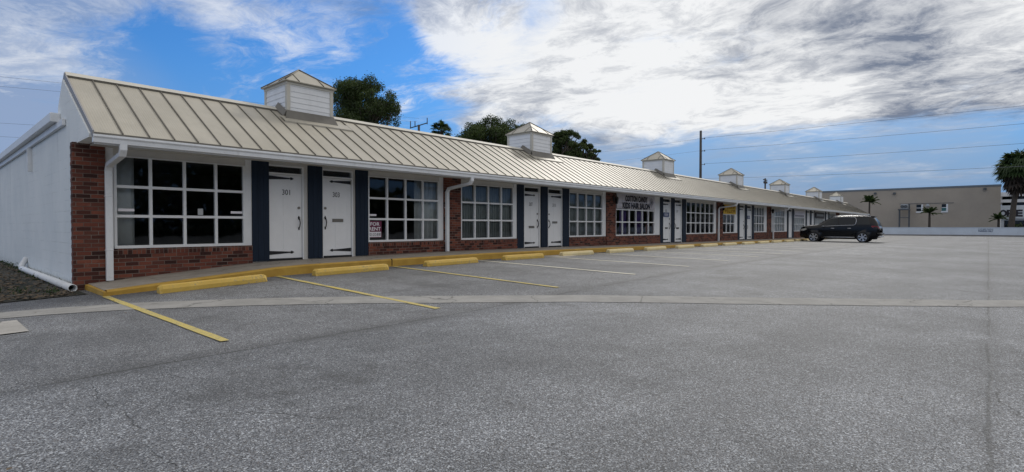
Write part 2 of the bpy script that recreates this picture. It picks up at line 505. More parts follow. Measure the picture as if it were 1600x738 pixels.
def mk_asphalt():
    m, N = new_mat('worn_asphalt')
    p = pos(N)
    x, y, z = N.sep(p)
    vor = N.n('ShaderNodeTexVoronoi'); N.s(vor, 'Vector', p); N.s(vor, 'Scale', 190.0)
    vr, vg, vb = N.sep(vor.outputs['Color'])
    vor2 = N.n('ShaderNodeTexVoronoi'); N.s(vor2, 'Vector', p); N.s(vor2, 'Scale', 118.0)
    v2r, v2g, v2b = N.sep(vor2.outputs['Color'])
    big = N.noise(p, 0.35, 6.0, 0.6)
    mid = N.noise(p, 2.3, 6.0, 0.65)
    stone = N.mix(vr, (0.008, 0.009, 0.012), (0.34, 0.35, 0.37))
    stone = N.mix(N.mr(v2g, 0.78, 0.97, 0.0, 0.75, False), stone, (0.66, 0.68, 0.70))
    stone = N.mix(N.mr(v2b, 0.66, 0.92, 0.0, 0.75, False), stone, (0.012, 0.013, 0.016))
    stone = N.mix(N.mr(vb, 0.85, 0.9, 0.0, 0.35, False), stone, (0.22, 0.17, 0.12))
    tone = N.math('ADD', N.math('MULTIPLY', big, 0.9), N.math('MULTIPLY', mid, 0.45))
    c = N.mix(N.mr(tone, 0.45, 0.90), N.mix(1.0, stone, (0.53, 0.55, 0.57), 'MULTIPLY'), N.mix(1.0, stone, (0.98, 1.01, 1.045), 'MULTIPLY'))
    # strip of older, browner paving nearest the shops
    wig = N.math('MULTIPLY', N.math('SUBTRACT', N.noise(p, 1.4, 5.0, 0.65), 0.5), 0.10)
    ys = N.math('ADD', y, wig)
    older = N.mr(ys, 5.28, 5.36)
    c = N.mix(N.math('MULTIPLY', older, 0.45), c, N.mix(1.0, c, (0.93, 0.90, 0.86), 'MULTIPLY'))
    # dark weathering near the kerb
    nk = N.math('MULTIPLY', N.mr(y, 9.2, 10.9), N.mr(mid, 0.40, 0.60))
    c = N.mix(N.math('MULTIPLY', nk, 0.42), c, (0.035, 0.035, 0.035))
    # lane seams parallel to the shop front
    brk = N.mr(N.noise(p, 0.8, 4.0, 0.6), 0.36, 0.50)
    s1 = N.mr(N.math('ABSOLUTE', N.math('SUBTRACT', ys, 5.32)), 0.006, 0.030, 1.0, 0.0)
    s1 = N.math('MULTIPLY', s1, N.math('MULTIPLY', brk, 0.6))
    s1b = N.math('MULTIPLY', N.mr(N.math('ABSOLUTE', N.math('SUBTRACT', ys, 5.32)), 0.02, 0.30, 0.5, 0.0), N.mr(mid, 0.38, 0.58))
    s2 = N.mr(N.math('ABSOLUTE', N.math('ADD', ys, 0.02)), 0.004, 0.022, 1.0, 0.0)
    s2 = N.math('MULTIPLY', s2, N.math('MULTIPLY', brk, 0.5))
    s2b = N.mr(N.math('ABSOLUTE', N.math('ADD', ys, 0.02)), 0.01, 0.14, 0.16, 0.0)
    # crack running away from the camera
    wx = N.math('ADD', x, N.math('MULTIPLY', N.math('SUBTRACT', N.noise(p, 1.9, 6.0, 0.7), 0.5), 0.22))
    win = N.math('MULTIPLY', N.mr(y, 2.2, 2.9), N.mr(y, 4.9, 5.2, 1.0, 0.0))
    s3 = N.math('MULTIPLY', N.mr(N.math('ABSOLUTE', N.math('SUBTRACT', wx, 0.88)), 0.001, 0.009, 0.8, 0.0), N.math('MULTIPLY', win, N.mr(N.noise(p, 3.0, 4.0, 0.6), 0.40, 0.52)))
    # wandering hairline cracks, patchy
    vc = N.n('ShaderNodeTexVoronoi'); vc.feature = 'DISTANCE_TO_EDGE'
    wv = N.vmath('ADD', p, N.vmath('SCALE', N.n('ShaderNodeTexNoise', Vector=p, Scale=1.2, Detail=5.0).outputs['Color'], scale=0.9))
    N.s(vc, 'Vector', wv); N.s(vc, 'Scale', 0.42)
    s4 = N.math('MULTIPLY', N.mr(vc.outputs['Distance'], 0.0012, 0.0055, 1.0, 0.0), N.mr(N.noise(p, 0.33, 3.0, 0.5), 0.52, 0.60))
    s4 = N.math('MULTIPLY', s4, 0.75)
    bay = N.math('ABSOLUTE', N.math('SUBTRACT', N.math('FRACT', N.math('DIVIDE', N.math('SUBTRACT', x, 2.08), 2.82)), 0.5))
    drip = N.math('MULTIPLY', N.mr(bay, 0.02, 0.16, 1.0, 0.0), N.math('MULTIPLY', N.mr(y, 6.3, 7.4), N.mr(y, 9.4, 10.2, 1.0, 0.0)))
    drip = N.math('MULTIPLY', drip, N.math('MULTIPLY', N.mr(x, 2.0, 2.4), N.mr(N.noise(p, 2.8, 6.0, 0.7), 0.40, 0.62)))
    c = N.mix(N.math('MULTIPLY', drip, 0.45), c, (0.028, 0.028, 0.028))
    lane = N.math('MULTIPLY', N.mr(N.math('ABSOLUTE', N.math('SUBTRACT', N.math('ABSOLUTE', N.math('SUBTRACT', N.math('ADD', y, N.math('MULTIPLY', big, 1.2)), 2.9)), 0.85)), 0.05, 0.45, 1.0, 0.0), N.mr(mid, 0.35, 0.65))
    c = N.mix(N.math('MULTIPLY', lane, 0.20), c, (0.03, 0.03, 0.032))
    cr = N.math('MAXIMUM', N.math('MAXIMUM', s1, s2), N.math('MAXIMUM', s3, s4))
    soft = N.math('MAXIMUM', s1b, s2b)
    mott = N.math('MULTIPLY', N.mr(N.noise(p, 0.75, 7.0, 0.7, 0.5), 0.52, 0.66), N.mr(y, 1.5, 3.5))
    soft = N.math('MAXIMUM', soft, N.math('MULTIPLY', mott, 0.42))
    c = N.mix(soft, c, (0.035, 0.036, 0.036))
    c = N.mix(N.math('MULTIPLY', cr, 0.85), c, (0.014, 0.015, 0.012))
    # small oil spots
    sp = N.n('ShaderNodeTexVoronoi'); N.s(sp, 'Vector', p); N.s(sp, 'Scale', 0.55)
    spr, spg, spb = N.sep(sp.outputs['Color'])
    osp = N.math('MULTIPLY', N.mr(N.math('ADD', sp.outputs['Distance'], N.math('MULTIPLY', mid, 0.10)), 0.07, 0.13, 1.0, 0.0), N.mr(spr, 0.6, 0.65))
    c = N.mix(N.math('MULTIPLY', osp, 0.45), c, (0.03, 0.03, 0.03))
    h = N.math('SUBTRACT', N.math('MULTIPLY', vor.outputs['Distance'], -1.0), N.math('MULTIPLY', cr, 2.0))
    finish(N, c, 0.70, 0, h, 0.005, 0.5, 0.5)
    return m


M['asphalt'] = mk_asphalt()


def mk_concrete(name, a, b, joint=None, sc=3.0):
    m, N = new_mat(name)
    p = pos(N)
    n1 = N.noise(p, sc, 7.0, 0.65)
    n2 = N.noise(p, 60.0, 3.0, 0.6)
    c = N.mix(N.mr(n1, 0.3, 0.7), a, b)
    c = N.mix(N.mr(n2, 0.5, 0.75, 0.0, 0.45), c, tuple(v * 0.5 for v in a))
    vc = N.n('ShaderNodeTexVoronoi'); vc.feature = 'DISTANCE_TO_EDGE'
    wv = N.vmath('ADD', p, N.vmath('SCALE', N.n('ShaderNodeTexNoise', Vector=p, Scale=2.0, Detail=4.0).outputs['Color'], scale=0.5))
    N.s(vc, 'Vector', wv); N.s(vc, 'Scale', 0.5)
    c = N.mix(N.mr(vc.outputs['Distance'], 0.001, 0.006, 0.6, 0.0), c, (0.04, 0.04, 0.04))
    if joint:
        x, y, z = N.sep(p)
        fr = N.math('ABSOLUTE', N.math('SUBTRACT', N.math('FRACT', N.math('DIVIDE', x, joint)), 0.5))
        c = N.mix(N.mr(fr, 0.4965, 0.499, 0.0, 0.7), c, (0.05, 0.045, 0.04))
    finish(N, c, 0.85, 0, N.math('ADD', n1, N.math('MULTIPLY', n2, 0.4)), 0.006, 0.5, 0.3)
    return m


M['gutter_strip'] = mk_concrete('pale_strip_concrete', (0.235, 0.232, 0.222), (0.305, 0.30, 0.288))
M['apron'] = mk_concrete('apron_concrete', (0.30, 0.29, 0.27), (0.40, 0.385, 0.36))
M['sidewalk'] = mk_concrete('sidewalk_concrete', (0.27, 0.24, 0.20), (0.37, 0.33, 0.28), joint=1.5)
M['patch'] = mk_concrete('pale_concrete', (0.36, 0.34, 0.31), (0.46, 0.44, 0.41))


def mk_yellow(name, a, b, wear, under, fs=26.0):
    m, N = new_mat(name)
    p = pos(N)
    n1 = N.noise(p, 3.0, 6.0, 0.65)
    n2 = N.noise(p, fs, 6.0, 0.75)
    c = N.mix(N.mr(n1, 0.3, 0.7), a, b)
    w = N.math('ADD', N.math('MULTIPLY', n2, 0.75), N.math('MULTIPLY', n1, 0.35))
    c = N.mix(N.mr(w, wear, wear + 0.10, 0.0, 0.85), c, under)
    finish(N, c, 0.65, 0, n2, 0.006, 0.6, 0.4)
    return m


M['kerb_yellow'] = mk_yellow('kerb_yellow', (0.40, 0.235, 0.035), (0.50, 0.31, 0.055), 0.66, (0.13, 0.11, 0.08))
M['stop_yellow'] = mk_yellow('stop_yellow', (0.58, 0.38, 0.075), (0.68, 0.47, 0.11), 0.58, (0.30, 0.255, 0.18))
M['stop_pale'] = mk_yellow('stop_pale', (0.66, 0.54, 0.27), (0.76, 0.65, 0.38), 0.60, (0.45, 0.41, 0.32))  # stop yellow made paler, with the sky's reflection put into the colour
M['line_yellow'] = mk_yellow('line_yellow', (0.48, 0.38, 0.10), (0.58, 0.48, 0.17), 0.545, (0.13, 0.128, 0.115), 80.0)
M['line_pale'] = mk_yellow('line_faded', (0.64, 0.61, 0.48), (0.74, 0.71, 0.58), 0.62, (0.15, 0.148, 0.135), 80.0)


def mk_dirt():
    m, N = new_mat('bare_dirt')
    p = pos(N)
    n1 = N.noise(p, 1.1, 8.0, 0.7)
    n2 = N.noise(p, 14.0, 6.0, 0.7)
    c = N.mix(N.mr(n1, 0.40, 0.60), (0.035, 0.037, 0.030), (0.115, 0.105, 0.088))
    c = N.mix(N.mr(n2, 0.5, 0.7, 0.0, 0.6), c, (0.035, 0.04, 0.025))
    finish(N, c, 0.95, 0, N.math('ADD', n1, n2), 0.05, 0.8, 0.2)
    return m


M['dirt'] = mk_dirt()


# ------------------------------------------------------------------ mesh helpers
def world_loc(o):
    v = Vector((0, 0, 0))
    while o is not None:
        v += o.location
        o = o.parent
    return v


class MB:
    def __init__(self):
        self.v = []
        self.f = []
        self.sm = []

    def add(self, vs, fs, smooth=False):
        b = len(self.v)
        self.v += [tuple(v) for v in vs]
        self.f += [tuple(b + i for i in f) for f in fs]
        self.sm += [smooth] * len(fs)
        return self

    def box(self, x0, x1, y0, y1, z0, z1):
        vs = [(x, y, z) for x in (x0, x1) for y in (y0, y1) for z in (z0, z1)]
        return self.add(vs, [(0, 1, 3, 2), (4, 6, 7, 5), (0, 4, 5, 1), (2, 3, 7, 6), (0, 2, 6, 4), (1, 5, 7, 3)])

    def prism(self, poly, fn0, fn1):
        """poly: 2-D outline; fn0, fn1 turn it into the two end faces"""
        n = len(poly)
        vs = [fn0(p) for p in poly] + [fn1(p) for p in poly]
        fs = [tuple(range(n - 1, -1, -1)), tuple(range(n, 2 * n))]
        fs += [(i, (i + 1) % n, n + (i + 1) % n, n + i) for i in range(n)]
        return self.add(vs, fs)

    def tube(self, pts, r, seg=10, cap=True, r_end=None, smooth=True):
        pts = [Vector(p) for p in pts]
        rings = []
        n = len(pts)
        up0 = None
        for i, p in enumerate(pts):
            if i == 0:
                d = pts[1] - p
            elif i == n - 1:
                d = p - pts[i - 1]
            else:
                d = (pts[i + 1] - p).normalized() + (p - pts[i - 1]).normalized()
            d.normalize()
            if up0 is None:
                up0 = Vector((0, 0, 1)) if abs(d.z) < 0.9 else Vector((1, 0, 0))
            a = d.cross(up0)
            if a.length < 1e-4:
                a = d.cross(Vector((0, 1, 0)))
            a.normalize()
            b = a.cross(d).normalized()
            up0 = b
            rr = r if r_end is None else r + (r_end - r) * i / (n - 1)
            rings.append([p + a * (math.cos(2 * math.pi * k / seg) * rr) + b * (math.sin(2 * math.pi * k / seg) * rr) for k in range(seg)])
        vs = [v for ring in rings for v in ring]
        fs = []
        for i in range(n - 1):
            for k in range(seg):
                fs.append((i * seg + k, i * seg + (k + 1) % seg, (i + 1) * seg + (k + 1) % seg, (i + 1) * seg + k))
        self.add(vs, fs, smooth)
        if cap:
            b = len(self.v) - len(vs)
            self.f.append(tuple(b + k for k in range(seg - 1, -1, -1))); self.sm.append(False)
            self.f.append(tuple(b + (n - 1) * seg + k for k in range(seg))); self.sm.append(False)
        return self

    def cyl(self, c0, c1, r, seg=20, r_end=None):
        return self.tube([c0, c1], r, seg, True, r_end)

    def build(self, name, mat, parent=None, loc=None):
        me = bpy.data.meshes.new(name)
        o = bpy.data.objects.new(name, me)
        COL.objects.link(o)
        if parent is not None:
            o.parent = parent
            off = world_loc(parent)
            if loc is not None:
                o.location = Vector(loc) - off
                off = Vector(loc)
        else:
            off = Vector(loc) if loc is not None else Vector((0, 0, 0))
            o.location = off
        vs = [(v[0] - off.x, v[1] - off.y, v[2] - off.z) for v in self.v]
        me.from_pydata(vs, [], self.f)
        me.polygons.foreach_set('use_smooth', self.sm)
        me.materials.append(mat)
        me.update()
        return o


def bevel(o, w=0.01, seg=2):
    md = o.modifiers.new('bevel', 'BEVEL')
    md.width = w
    md.segments = seg
    md.limit_method = 'ANGLE'
    md.angle_limit = R(35)
    return o


def thing(name, label, cat, loc, group=None):
    o = bpy.data.objects.new(name, None)
    COL.objects.link(o)
    o.location = loc
    o.empty_display_size = 0.2
    return tag(o, label, cat, group)


def tag(o, label, cat, group=None, kind=None):
    o['label'] = label
    o['category'] = cat
    if group:
        o['group'] = group
    if kind:
        o['kind'] = kind
    return o


def struct(o, kind='structure'):
    o['kind'] = kind
    return o


def text_mesh(s, size, width, bold=0.0, extrude=0.002, spacing=1.0):
    """text as MB-ready vertices in the xz plane, centred, scaled to the wanted width"""
    cu = bpy.data.curves.new('letters', 'FONT')
    cu.body = s
    cu.size = 1.0
    cu.offset = bold
    cu.extrude = 0.0
    cu.space_character = spacing
    cu.resolution_u = 3
    ob = bpy.data.objects.new('letters', cu)
    COL.objects.link(ob)
    bpy.context.view_layer.update()
    dg = bpy.context.evaluated_depsgraph_get()
    me = bpy.data.meshes.new_from_object(ob.evaluated_get(dg))
    vs = [tuple(v.co) for v in me.vertices]
    fs = [tuple(p.vertices) for p in me.polygons]
    bpy.data.objects.remove(ob)
    bpy.data.curves.remove(cu)
    bpy.data.meshes.remove(me)
    xs = [v[0] for v in vs]; ys = [v[1] for v in vs]
    w, h = max(xs) - min(xs), max(ys) - min(ys)
    mx, my = (max(xs) + min(xs)) / 2, (max(ys) + min(ys)) / 2
    sx = width / w
    sy = size / h
    return [((v[0] - mx) * sx, (v[1] - my) * sy) for v in vs], fs


def put_text(mb, s, cx, y, cz, h, w, bold=0.0, facing='-y', spacing=1.0):
    vs, fs = text_mesh(s, h, w, bold, spacing=spacing)
    if facing == '-y':
        mb.add([(cx + a, y, cz + b) for a, b in vs], fs)
    else:                                   # faces -x, y plays the part of x (text reads towards -y)
        mb.add([(cx, y - a, cz + b) for a, b in vs], fs)


def interp(x, tab):
    return float(np.interp(x, [t[0] for t in tab], [t[1] for t in tab]))


def quads_object(name, centers, normals, sizes, mat, parent=None, loc=(0, 0, 0), aspect=0.55):
    n_ = len(centers)
    t1 = np.cross(normals, rng.normal(size=(n_, 3)))
    t1 /= np.linalg.norm(t1, axis=1)[:, None] + 1e-9
    t2 = np.cross(normals, t1)
    a = t1 * sizes[:, None]
    b = t2 * (sizes * aspect)[:, None]
    c = centers - np.array(loc)[None]
    v = np.stack([c - a, c + b * 0.9 - a * 0.1, c + a, c - b * 0.9 - a * 0.1], axis=1).reshape(-1, 3)
    me = bpy.data.meshes.new(name)
    me.vertices.add(n_ * 4)
    me.vertices.foreach_set('co', v.astype(np.float32).ravel())
    me.loops.add(n_ * 4)
    me.loops.foreach_set('vertex_index', np.arange(n_ * 4, dtype=np.int32))
    me.polygons.add(n_)
    me.polygons.foreach_set('loop_start', np.arange(0, n_ * 4, 4, dtype=np.int32))
    me.materials.append(mat)
    me.update(calc_edges=True)
    me.validate()
    o = bpy.data.objects.new(name, me)
    COL.objects.link(o)
    if parent is not None:
        o.parent = parent
        o.location = Vector(loc) - world_loc(parent)
    else:
        o.location = loc
    return o


# ------------------------------------------------------------------ ground
TA = [(-30, -1.36), (-5, -1.30), (0, -1.22), (2, -1.15), (4.9, -1.01), (7.7, -0.968), (11, -0.95), (25, -0.985), (43, -1.08), (80, -1.22), (95, -1.27), (400, -1.27)]
TB = [(-30, -1.40), (-5, -1.27), (2, -1.17), (4.9, -1.165), (7.7, -1.106), (10.6, -1.06), (16, -1.03), (25, -1.04), (43, -1.10), (80, -1.24), (95, -1.27), (400, -1.27)]
TC = [(-30, -1.45), (-5, -1.36), (2, -1.35), (12, -1.21), (25, -1.16), (43, -1.16), (80, -1.26), (95, -1.27), (400, -1.27)]


def ground(x, y):
    a, b, c = interp(x, TA), interp(x, TB), interp(x, TC)
    return E + float(np.interp(y, [-10, 0, 5.8, 10.8, 12.3, 40], [c - 0.05, c, b, a, a, a + (-1.2 - a) * 0.6]))


def sw_top(x):
    """sidewalk height at the wall"""
    return E + interp(x, [(-30, -1.04), (2.1, -1.04), (5.2, -0.80), (8, -0.775), (11, -0.76), (16, -0.78), (22, -0.83), (28, -0.86), (36, -0.90), (48, -0.97), (80, -1.08), (200, -1.1)])


def axis(lo, hi, step, far, grow=1.35):
    a = list(np.arange(lo, hi + 1e-6, step))
    d = step
    x = hi
    while x < far:
        d *= grow
        x += d
        a.append(x)
    d = step
    x = lo
    while x > -far:
        d *= grow
        x -= d
        a.insert(0, x)
    return a


gx = axis(-4, 22, 0.5, 1500)
gy = axis(-4, 12, 0.5, 1500)
g = MB()
vs = [(x, y, ground(x, y)) for y in gy for x in gx]
nx = len(gx)
fs = [(j * nx + i, j * nx + i + 1, (j + 1) * nx + i + 1, (j + 1) * nx + i) for j in range(len(gy) - 1) for i in range(nx - 1)]
g.add(vs, fs, True)
struct(g.build('parking_lot_ground', M['asphalt']))


def ground_strip(name, mat, pts, width, dz, step=0.25, wob=0.0, z_drop=0.0):
    """a band that follows the ground between points (world xy)"""
    mb = MB()
    pts = [Vector((p[0], p[1])) for p in pts]
    samples = []
    for a, b in zip(pts[:-1], pts[1:]):
        n = max(1, int((b - a).length / step))
        for i in range(n):
            samples.append(a.lerp(b, i / n))
    samples.append(pts[-1])
    vs = []
    for i, p in enumerate(samples):
        q = samples[min(i + 1, len(samples) - 1)]
        o_ = samples[max(i - 1, 0)]
        d = (q - o_).normalized()
        nrm = Vector((-d.y, d.x))
        for k in range(5):
            s_ = (k / 4 - 0.5) * width
            jit = random.uniform(-wob, wob) if k in (0, 4) else 0
            w = p + nrm * (s_ + jit)
            vs.append((w.x, w.y, ground(w.x, w.y) + dz))
    fs = []
    for i in range(len(samples) - 1):
        for k in range(4):
            fs.append((i * 5 + k, (i + 1) * 5 + k, (i + 1) * 5 + k + 1, i * 5 + k + 1))
    mb.add(vs, fs, True)
    return struct(mb.build(name, mat))


def sheet(name, mat, x0, x1, y0, y1, dz, step=0.25):
    mb = MB()
    nx_ = max(1, int(round((x1 - x0) / step))); ny_ = max(1, int(round((y1 - y0) / step)))
    vs = []
    for j in range(ny_ + 1):
        for i in range(nx_ + 1):
            x = x0 + (x1 - x0) * i / nx_; y = y0 + (y1 - y0) * j / ny_
            vs.append((x, y, ground(x, y) + dz))
    fs = [(j * (nx_ + 1) + i, j * (nx_ + 1) + i + 1, (j + 1) * (nx_ + 1) + i + 1, (j + 1) * (nx_ + 1) + i) for j in range(ny_) for i in range(nx_)]
    mb.add(vs, fs, True)
    return struct(mb.build(name, mat))


# pale concrete drainage strip running diagonally across the lot
ground_strip('drainage_strip', M['gutter_strip'], [(-8.0, 11.6), (-3.0, 10.9), (-0.6, 10.2), (0.5, 9.93), (1.25, 9.65), (2.07, 9.22), (3.42, 8.10), (4.82, 6.93), (7.02, 4.87), (8.93, 2.60), (11.65, -0.42), (17, -6.3)], 0.64, 0.006, wob=0.016)
# concrete aprons at the left edge
sheet('concrete_apron', M['apron'], -6.0, 0.86, 8.05, 9.12, 0.012)
sheet('concrete_apron', M['apron'], -6.0, 0.80, 10.35, 11.2, 0.012)
sheet('dirt_strip', M['dirt'], -12.0, 1.95, 11.35, 30.0, 0.012)
sheet('concrete_patch', M['patch'], 13.55, 14.5, 10.0, 10.74, 0.008)

# painted parking lines, 2.82 m apart
for i in range(24):
    x = 2.08 + 2.82 * i
    ground_strip('parking_line', M['line_yellow'] if i < 3 else M['line_pale'], [(x + 0.0, 10.72), (x + 0.02, 5.78)], 0.092, 0.009, wob=0.006)

# ------------------------------------------------------------------ sidewalk and kerb
SX0, SX1, SY0, SY1 = 2.12, 80.5, 10.80, 12.32
KW = 0.16
xs = [SX0] + list(np.arange(2.6, 17, 0.6)) + list(np.arange(17, SX1, 2.0)) + [SX1]
mb = MB()
for a, b in zip(xs[:-1], xs[1:]):
    mb.add([(a, SY0 + KW, sw_top(a) - 0.02), (b, SY0 + KW, sw_top(b) - 0.02), (b, SY1, sw_top(b)), (a, SY1, sw_top(a))], [(0, 1, 2, 3)], True)
mb.add([(SX0, SY0 + KW, sw_top(SX0) - 0.02), (SX0, SY1, sw_top(SX0)), (SX0, SY1, E - 1.4), (SX0, SY0 + KW, E - 1.4)], [(0, 1, 2, 3)])
struct(mb.build('sidewalk', M['sidewalk']))
mb = MB()
for a, b in zip(xs[:-1], xs[1:]):
    za, zb = sw_top(a) - 0.018, sw_top(b) - 0.018
    ch = 0.025
    mb.add([(a, SY0 + KW, za), (b, SY0 + KW, zb), (b, SY0 + ch, zb), (a, SY0 + ch, za), (b, SY0, zb - ch), (a, SY0, za - ch), (b, SY0 - 0.005, E - 1.5), (a, SY0 - 0.005, E - 1.5)],
           [(3, 2, 1, 0), (5, 4, 2, 3), (7, 6, 4, 5)])
# the kerb returns along the left end
za = sw_top(SX0) - 0.018
mb.add([(SX0 - 0.05, SY0, za - 0.02), (SX0 - 0.05, SY1 - 0.1, sw_top(SX0) - 0.02), (SX0 + 0.09, SY1 - 0.1, sw_top(SX0) + 0.003), (SX0 + 0.09, SY0 + KW + 0.001, za + 0.003), (SX0, SY0, za - 0.025),
        (SX0 - 0.06, SY0, E - 1.5), (SX0 - 0.06, SY1 - 0.1, E - 1.5), (SX0, SY0 - 0.005, E - 1.5), (SX0 + 0.09, SY0 + 0.025, za + 0.003)], [(0, 1, 2, 3, 8, 4), (5, 6, 1, 0), (7, 5, 0, 4)])
struct(mb.build('kerb', M['kerb_yellow']))
mb = MB()
mb.box(3.02, 3.14, SY0 - 0.012, SY0 - 0.006, ground(3, 10.8) + 0.02, ground(3, 10.8) + 0.06)
mb.box(7.73, 7.745, SY0 - 0.012, SY0 + 0.05, ground(7.7, 10.8) + 0.02, sw_top(7.7) - 0.01)
struct(mb.build('kerb_drain_slot', M['dark_slot']))

# ------------------------------------------------------------------ the shop building
X0, X1 = 1.985, 79.5
YF = 12.30                                 # facade face
BL = thing('shop_building', 'long low white and brick shop row with tan metal roof and little cupolas', 'shop building', (X0, YF, E - 1.25))
Z = lambda r_: E + r_                      # heights measured from the eye
ZTOP = Z(1.52)

# openings: (kind, x0, x1, extra)
WINS = [  # x0, x1, columns
    (2.53, 4.91, 4), (8.04, 10.51, 4), (11.38, 13.87, 4), (17.13, 19.60, 4), (20.65, 24.34, 6), (28.02, 31.99, 6),
    (33.38, 35.45, 3), (39.30, 41.60, 4), (43.60, 46.86, 5), (49.60, 53.10, 5), (56.86, 60.71, 6), (63.05, 65.8, 4), (68.5, 72.2, 5), (73.2, 76.9, 5)]
DOORS = [(5.43, 6.23, 'l', '301'), (6.76, 7.56, 'r', '303'), (14.44, 15.28, 'l', '307'), (15.82, 16.66, 'r', '311'), (25.26, 26.11, 'l', '315'), (26.60, 27.42, 'r', '317'),
         (36.40, 37.34, 'l', ''), (37.88, 38.78, 'r', ''), (48.02, 48.98, 'l', ''), (54.0, 55.0, 'l', ''), (55.70, 56.60, 'r', ''), (61.7, 62.5, 'l', ''), (77.9, 78.8, 'l', '')]
SHUT = [(5.05, 5.43), (6.37, 6.74), (7.67, 8.04), (14.03, 14.40), (15.38, 15.77), (16.70, 17.13), (24.90, 25.24), (26.19, 26.57), (27.54, 27.99),
        (35.98, 36.36), (37.42, 37.82), (38.84, 39.27), (47.61, 47.99), (49.05, 49.55), (53.45, 53.92), (55.08, 55.62), (56.66, 56.84), (61.05, 61.6), (62.6, 63.0), (77.2, 77.8), (78.9, 79.3)]
PILL = [(1.92, 2.40), (10.67, 11.35), (19.85, 20.60), (32.34, 33.31), (42.22, 43.19), (66.2, 67.9)]

# facade wall: everything between floor and soffit that is neither opening nor brick
wz0, wz1 = -0.42, 1.34                     # window opening heights (rel. eye)
DZ1 = 1.42                                 # top of the door opening incl. transom
ops = sorted([(a, b, 'w') for a, b, _ in WINS] + [(a - 0.03, b + 0.03, 'd') for a, b, _, _ in DOORS])
wall = MB()
x = 2.36
for a, b, k in ops + [(X1, X1, 'e')]:
    if a > x:
        wall.box(x, a, YF, YF + 0.15, Z(-1.35), ZTOP + 0.1)
    if k == 'w':
        wall.box(a, b, YF, YF + 0.15, Z(wz1), ZTOP + 0.1)
        wall.box(a, b, YF, YF + 0.15, Z(-1.35), Z(wz0) - 0.01)
    elif k == 'd':
        wall.box(a, b, YF, YF + 0.15, Z(DZ1), ZTOP + 0.1)
    x = b
wall_o = wall.build('facade_wall', M['cream_board'], BL)
# white flat casing at the side of each window, brick apron below it
for (a, b, n_) in WINS:
    l = max([s[1] for s in SHUT if s[1] <= a + 0.1] + [p[1] for p in PILL if p[1] <= a + 0.2] + [a - 0.6])
    r_ = min([s[0] for s in SHUT if s[0] >= b - 0.1] + [p[0] for p in PILL if p[0] >= b - 0.1] + [b + 0.6])
    l = max(l, a - 0.6); r_ = min(r_, b + 0.6)
    ap = MB().box(l + 0.002, r_ - 0.002, YF - 0.05, YF + 0.02, Z(-1.35), Z(-0.53)).build('brick_apron', M['brick'], BL)
    MB().box(l + 0.002, r_ - 0.002, YF - 0.055, YF + 0.02, Z(-0.53), Z(wz0) - 0.005).build('sill_course', M['soldier'], ap)
    if r_ - b > 0.03:
        MB().box(b + 0.004, r_ - 0.004, YF - 0.022, YF + 0.01, Z(wz0), Z(wz1) + 0.16).build('window_casing', M['white'], BL)
    if a - l > 0.03:
        MB().box(l + 0.004, a - 0.004, YF - 0.022, YF + 0.01, Z(wz0), Z(wz1) + 0.16).build('window_casing', M['white'], BL)
for (a, b) in PILL:
    p_ = MB()
    p_.box(a, b, YF - 0.07, YF + 0.12, Z(-1.35), ZTOP - 0.006)
    if a < 2:
        # toothed brick edge where the pillar meets the painted end wall
        for k in range(36):
            if k % 2:
                z = Z(-1.22) + k * 0.0745
                p_.box(a - 0.006, a, YF - 0.05, YF + 0.11, z + 0.006, z + 0.068)
    p_.build('brick_pillar', M['brick'], BL)


# windows
def make_window(i, a, b, n_):
    fr = MB()
    y0, y1 = YF - 0.03, YF + 0.05
    z0, z1 = Z(wz0), Z(wz1)
    fw = 0.045
    fr.box(a, b, y0 - 0.012, y1, z0, z0 + 0.055)
    fr.box(a, b, y0, y1, z1 - 0.02, z1)
    fr.box(a, a + fw, y0, y1, z0 + 0.055, z1 - 0.02)
    fr.box(b - fw, b, y0, y1, z0 + 0.055, z1 - 0.02)
    ia, ib, iz0, iz1 = a + fw, b - fw, z0 + 0.055, z1 - 0.02
    mw = 0.052
    zc = [iz0 + (iz1 - iz0) * t / 3 for t in (1, 2)]
    for z in zc:
        fr.box(ia, ib, y0 + 0.004, y1 - 0.004, z - mw / 2, z + mw / 2)
    for k in range(1, n_):
        x = a + (b - a) * k / n_
        zz_ = [iz0] + [z for c_ in zc for z in (c_ - mw / 2, c_ + mw / 2)] + [iz1]
        for q in range(0, 6, 2):
            fr.box(x - mw / 2, x + mw / 2, y0 + 0.004, y1 - 0.004, zz_[q], zz_[q + 1])
    w = fr.build('window', M['white'], BL)
    gl = MB()
    gl.add([(a + 0.01, YF + 0.03, z0 + 0.01), (b - 0.01, YF + 0.03, z0 + 0.01), (b - 0.01, YF + 0.03, z1 - 0.01), (a + 0.01, YF + 0.03, z1 - 0.01)], [(0, 1, 2, 3)])
    gl.build('pane', M['glass'], w)
    return w


wins = [make_window(i, a, b, n_) for i, (a, b, n_) in enumerate(WINS)]
# small stickers on the glass
for wi, (x0, x1, zz_, h_) in ((0, (2.60, 2.86, 0.29, 0.05)), (0, (4.62, 4.86, 0.28, 0.05)), (0, (3.97, 4.07, 0.24, 0.13)), (1, (8.06, 8.33, 0.28, 0.05))):
    s_ = MB()
    s_.box(x0, x1, YF + 0.018, YF + 0.021, Z(zz_), Z(zz_) + h_)
    for k in range(5):
        q = x0 + (x1 - x0) * (0.1 + 0.16 * k)
        pass
    s_.build('window_sticker', M['sign_white'] if h_ < 0.1 else M['grey_unit'], wins[wi])

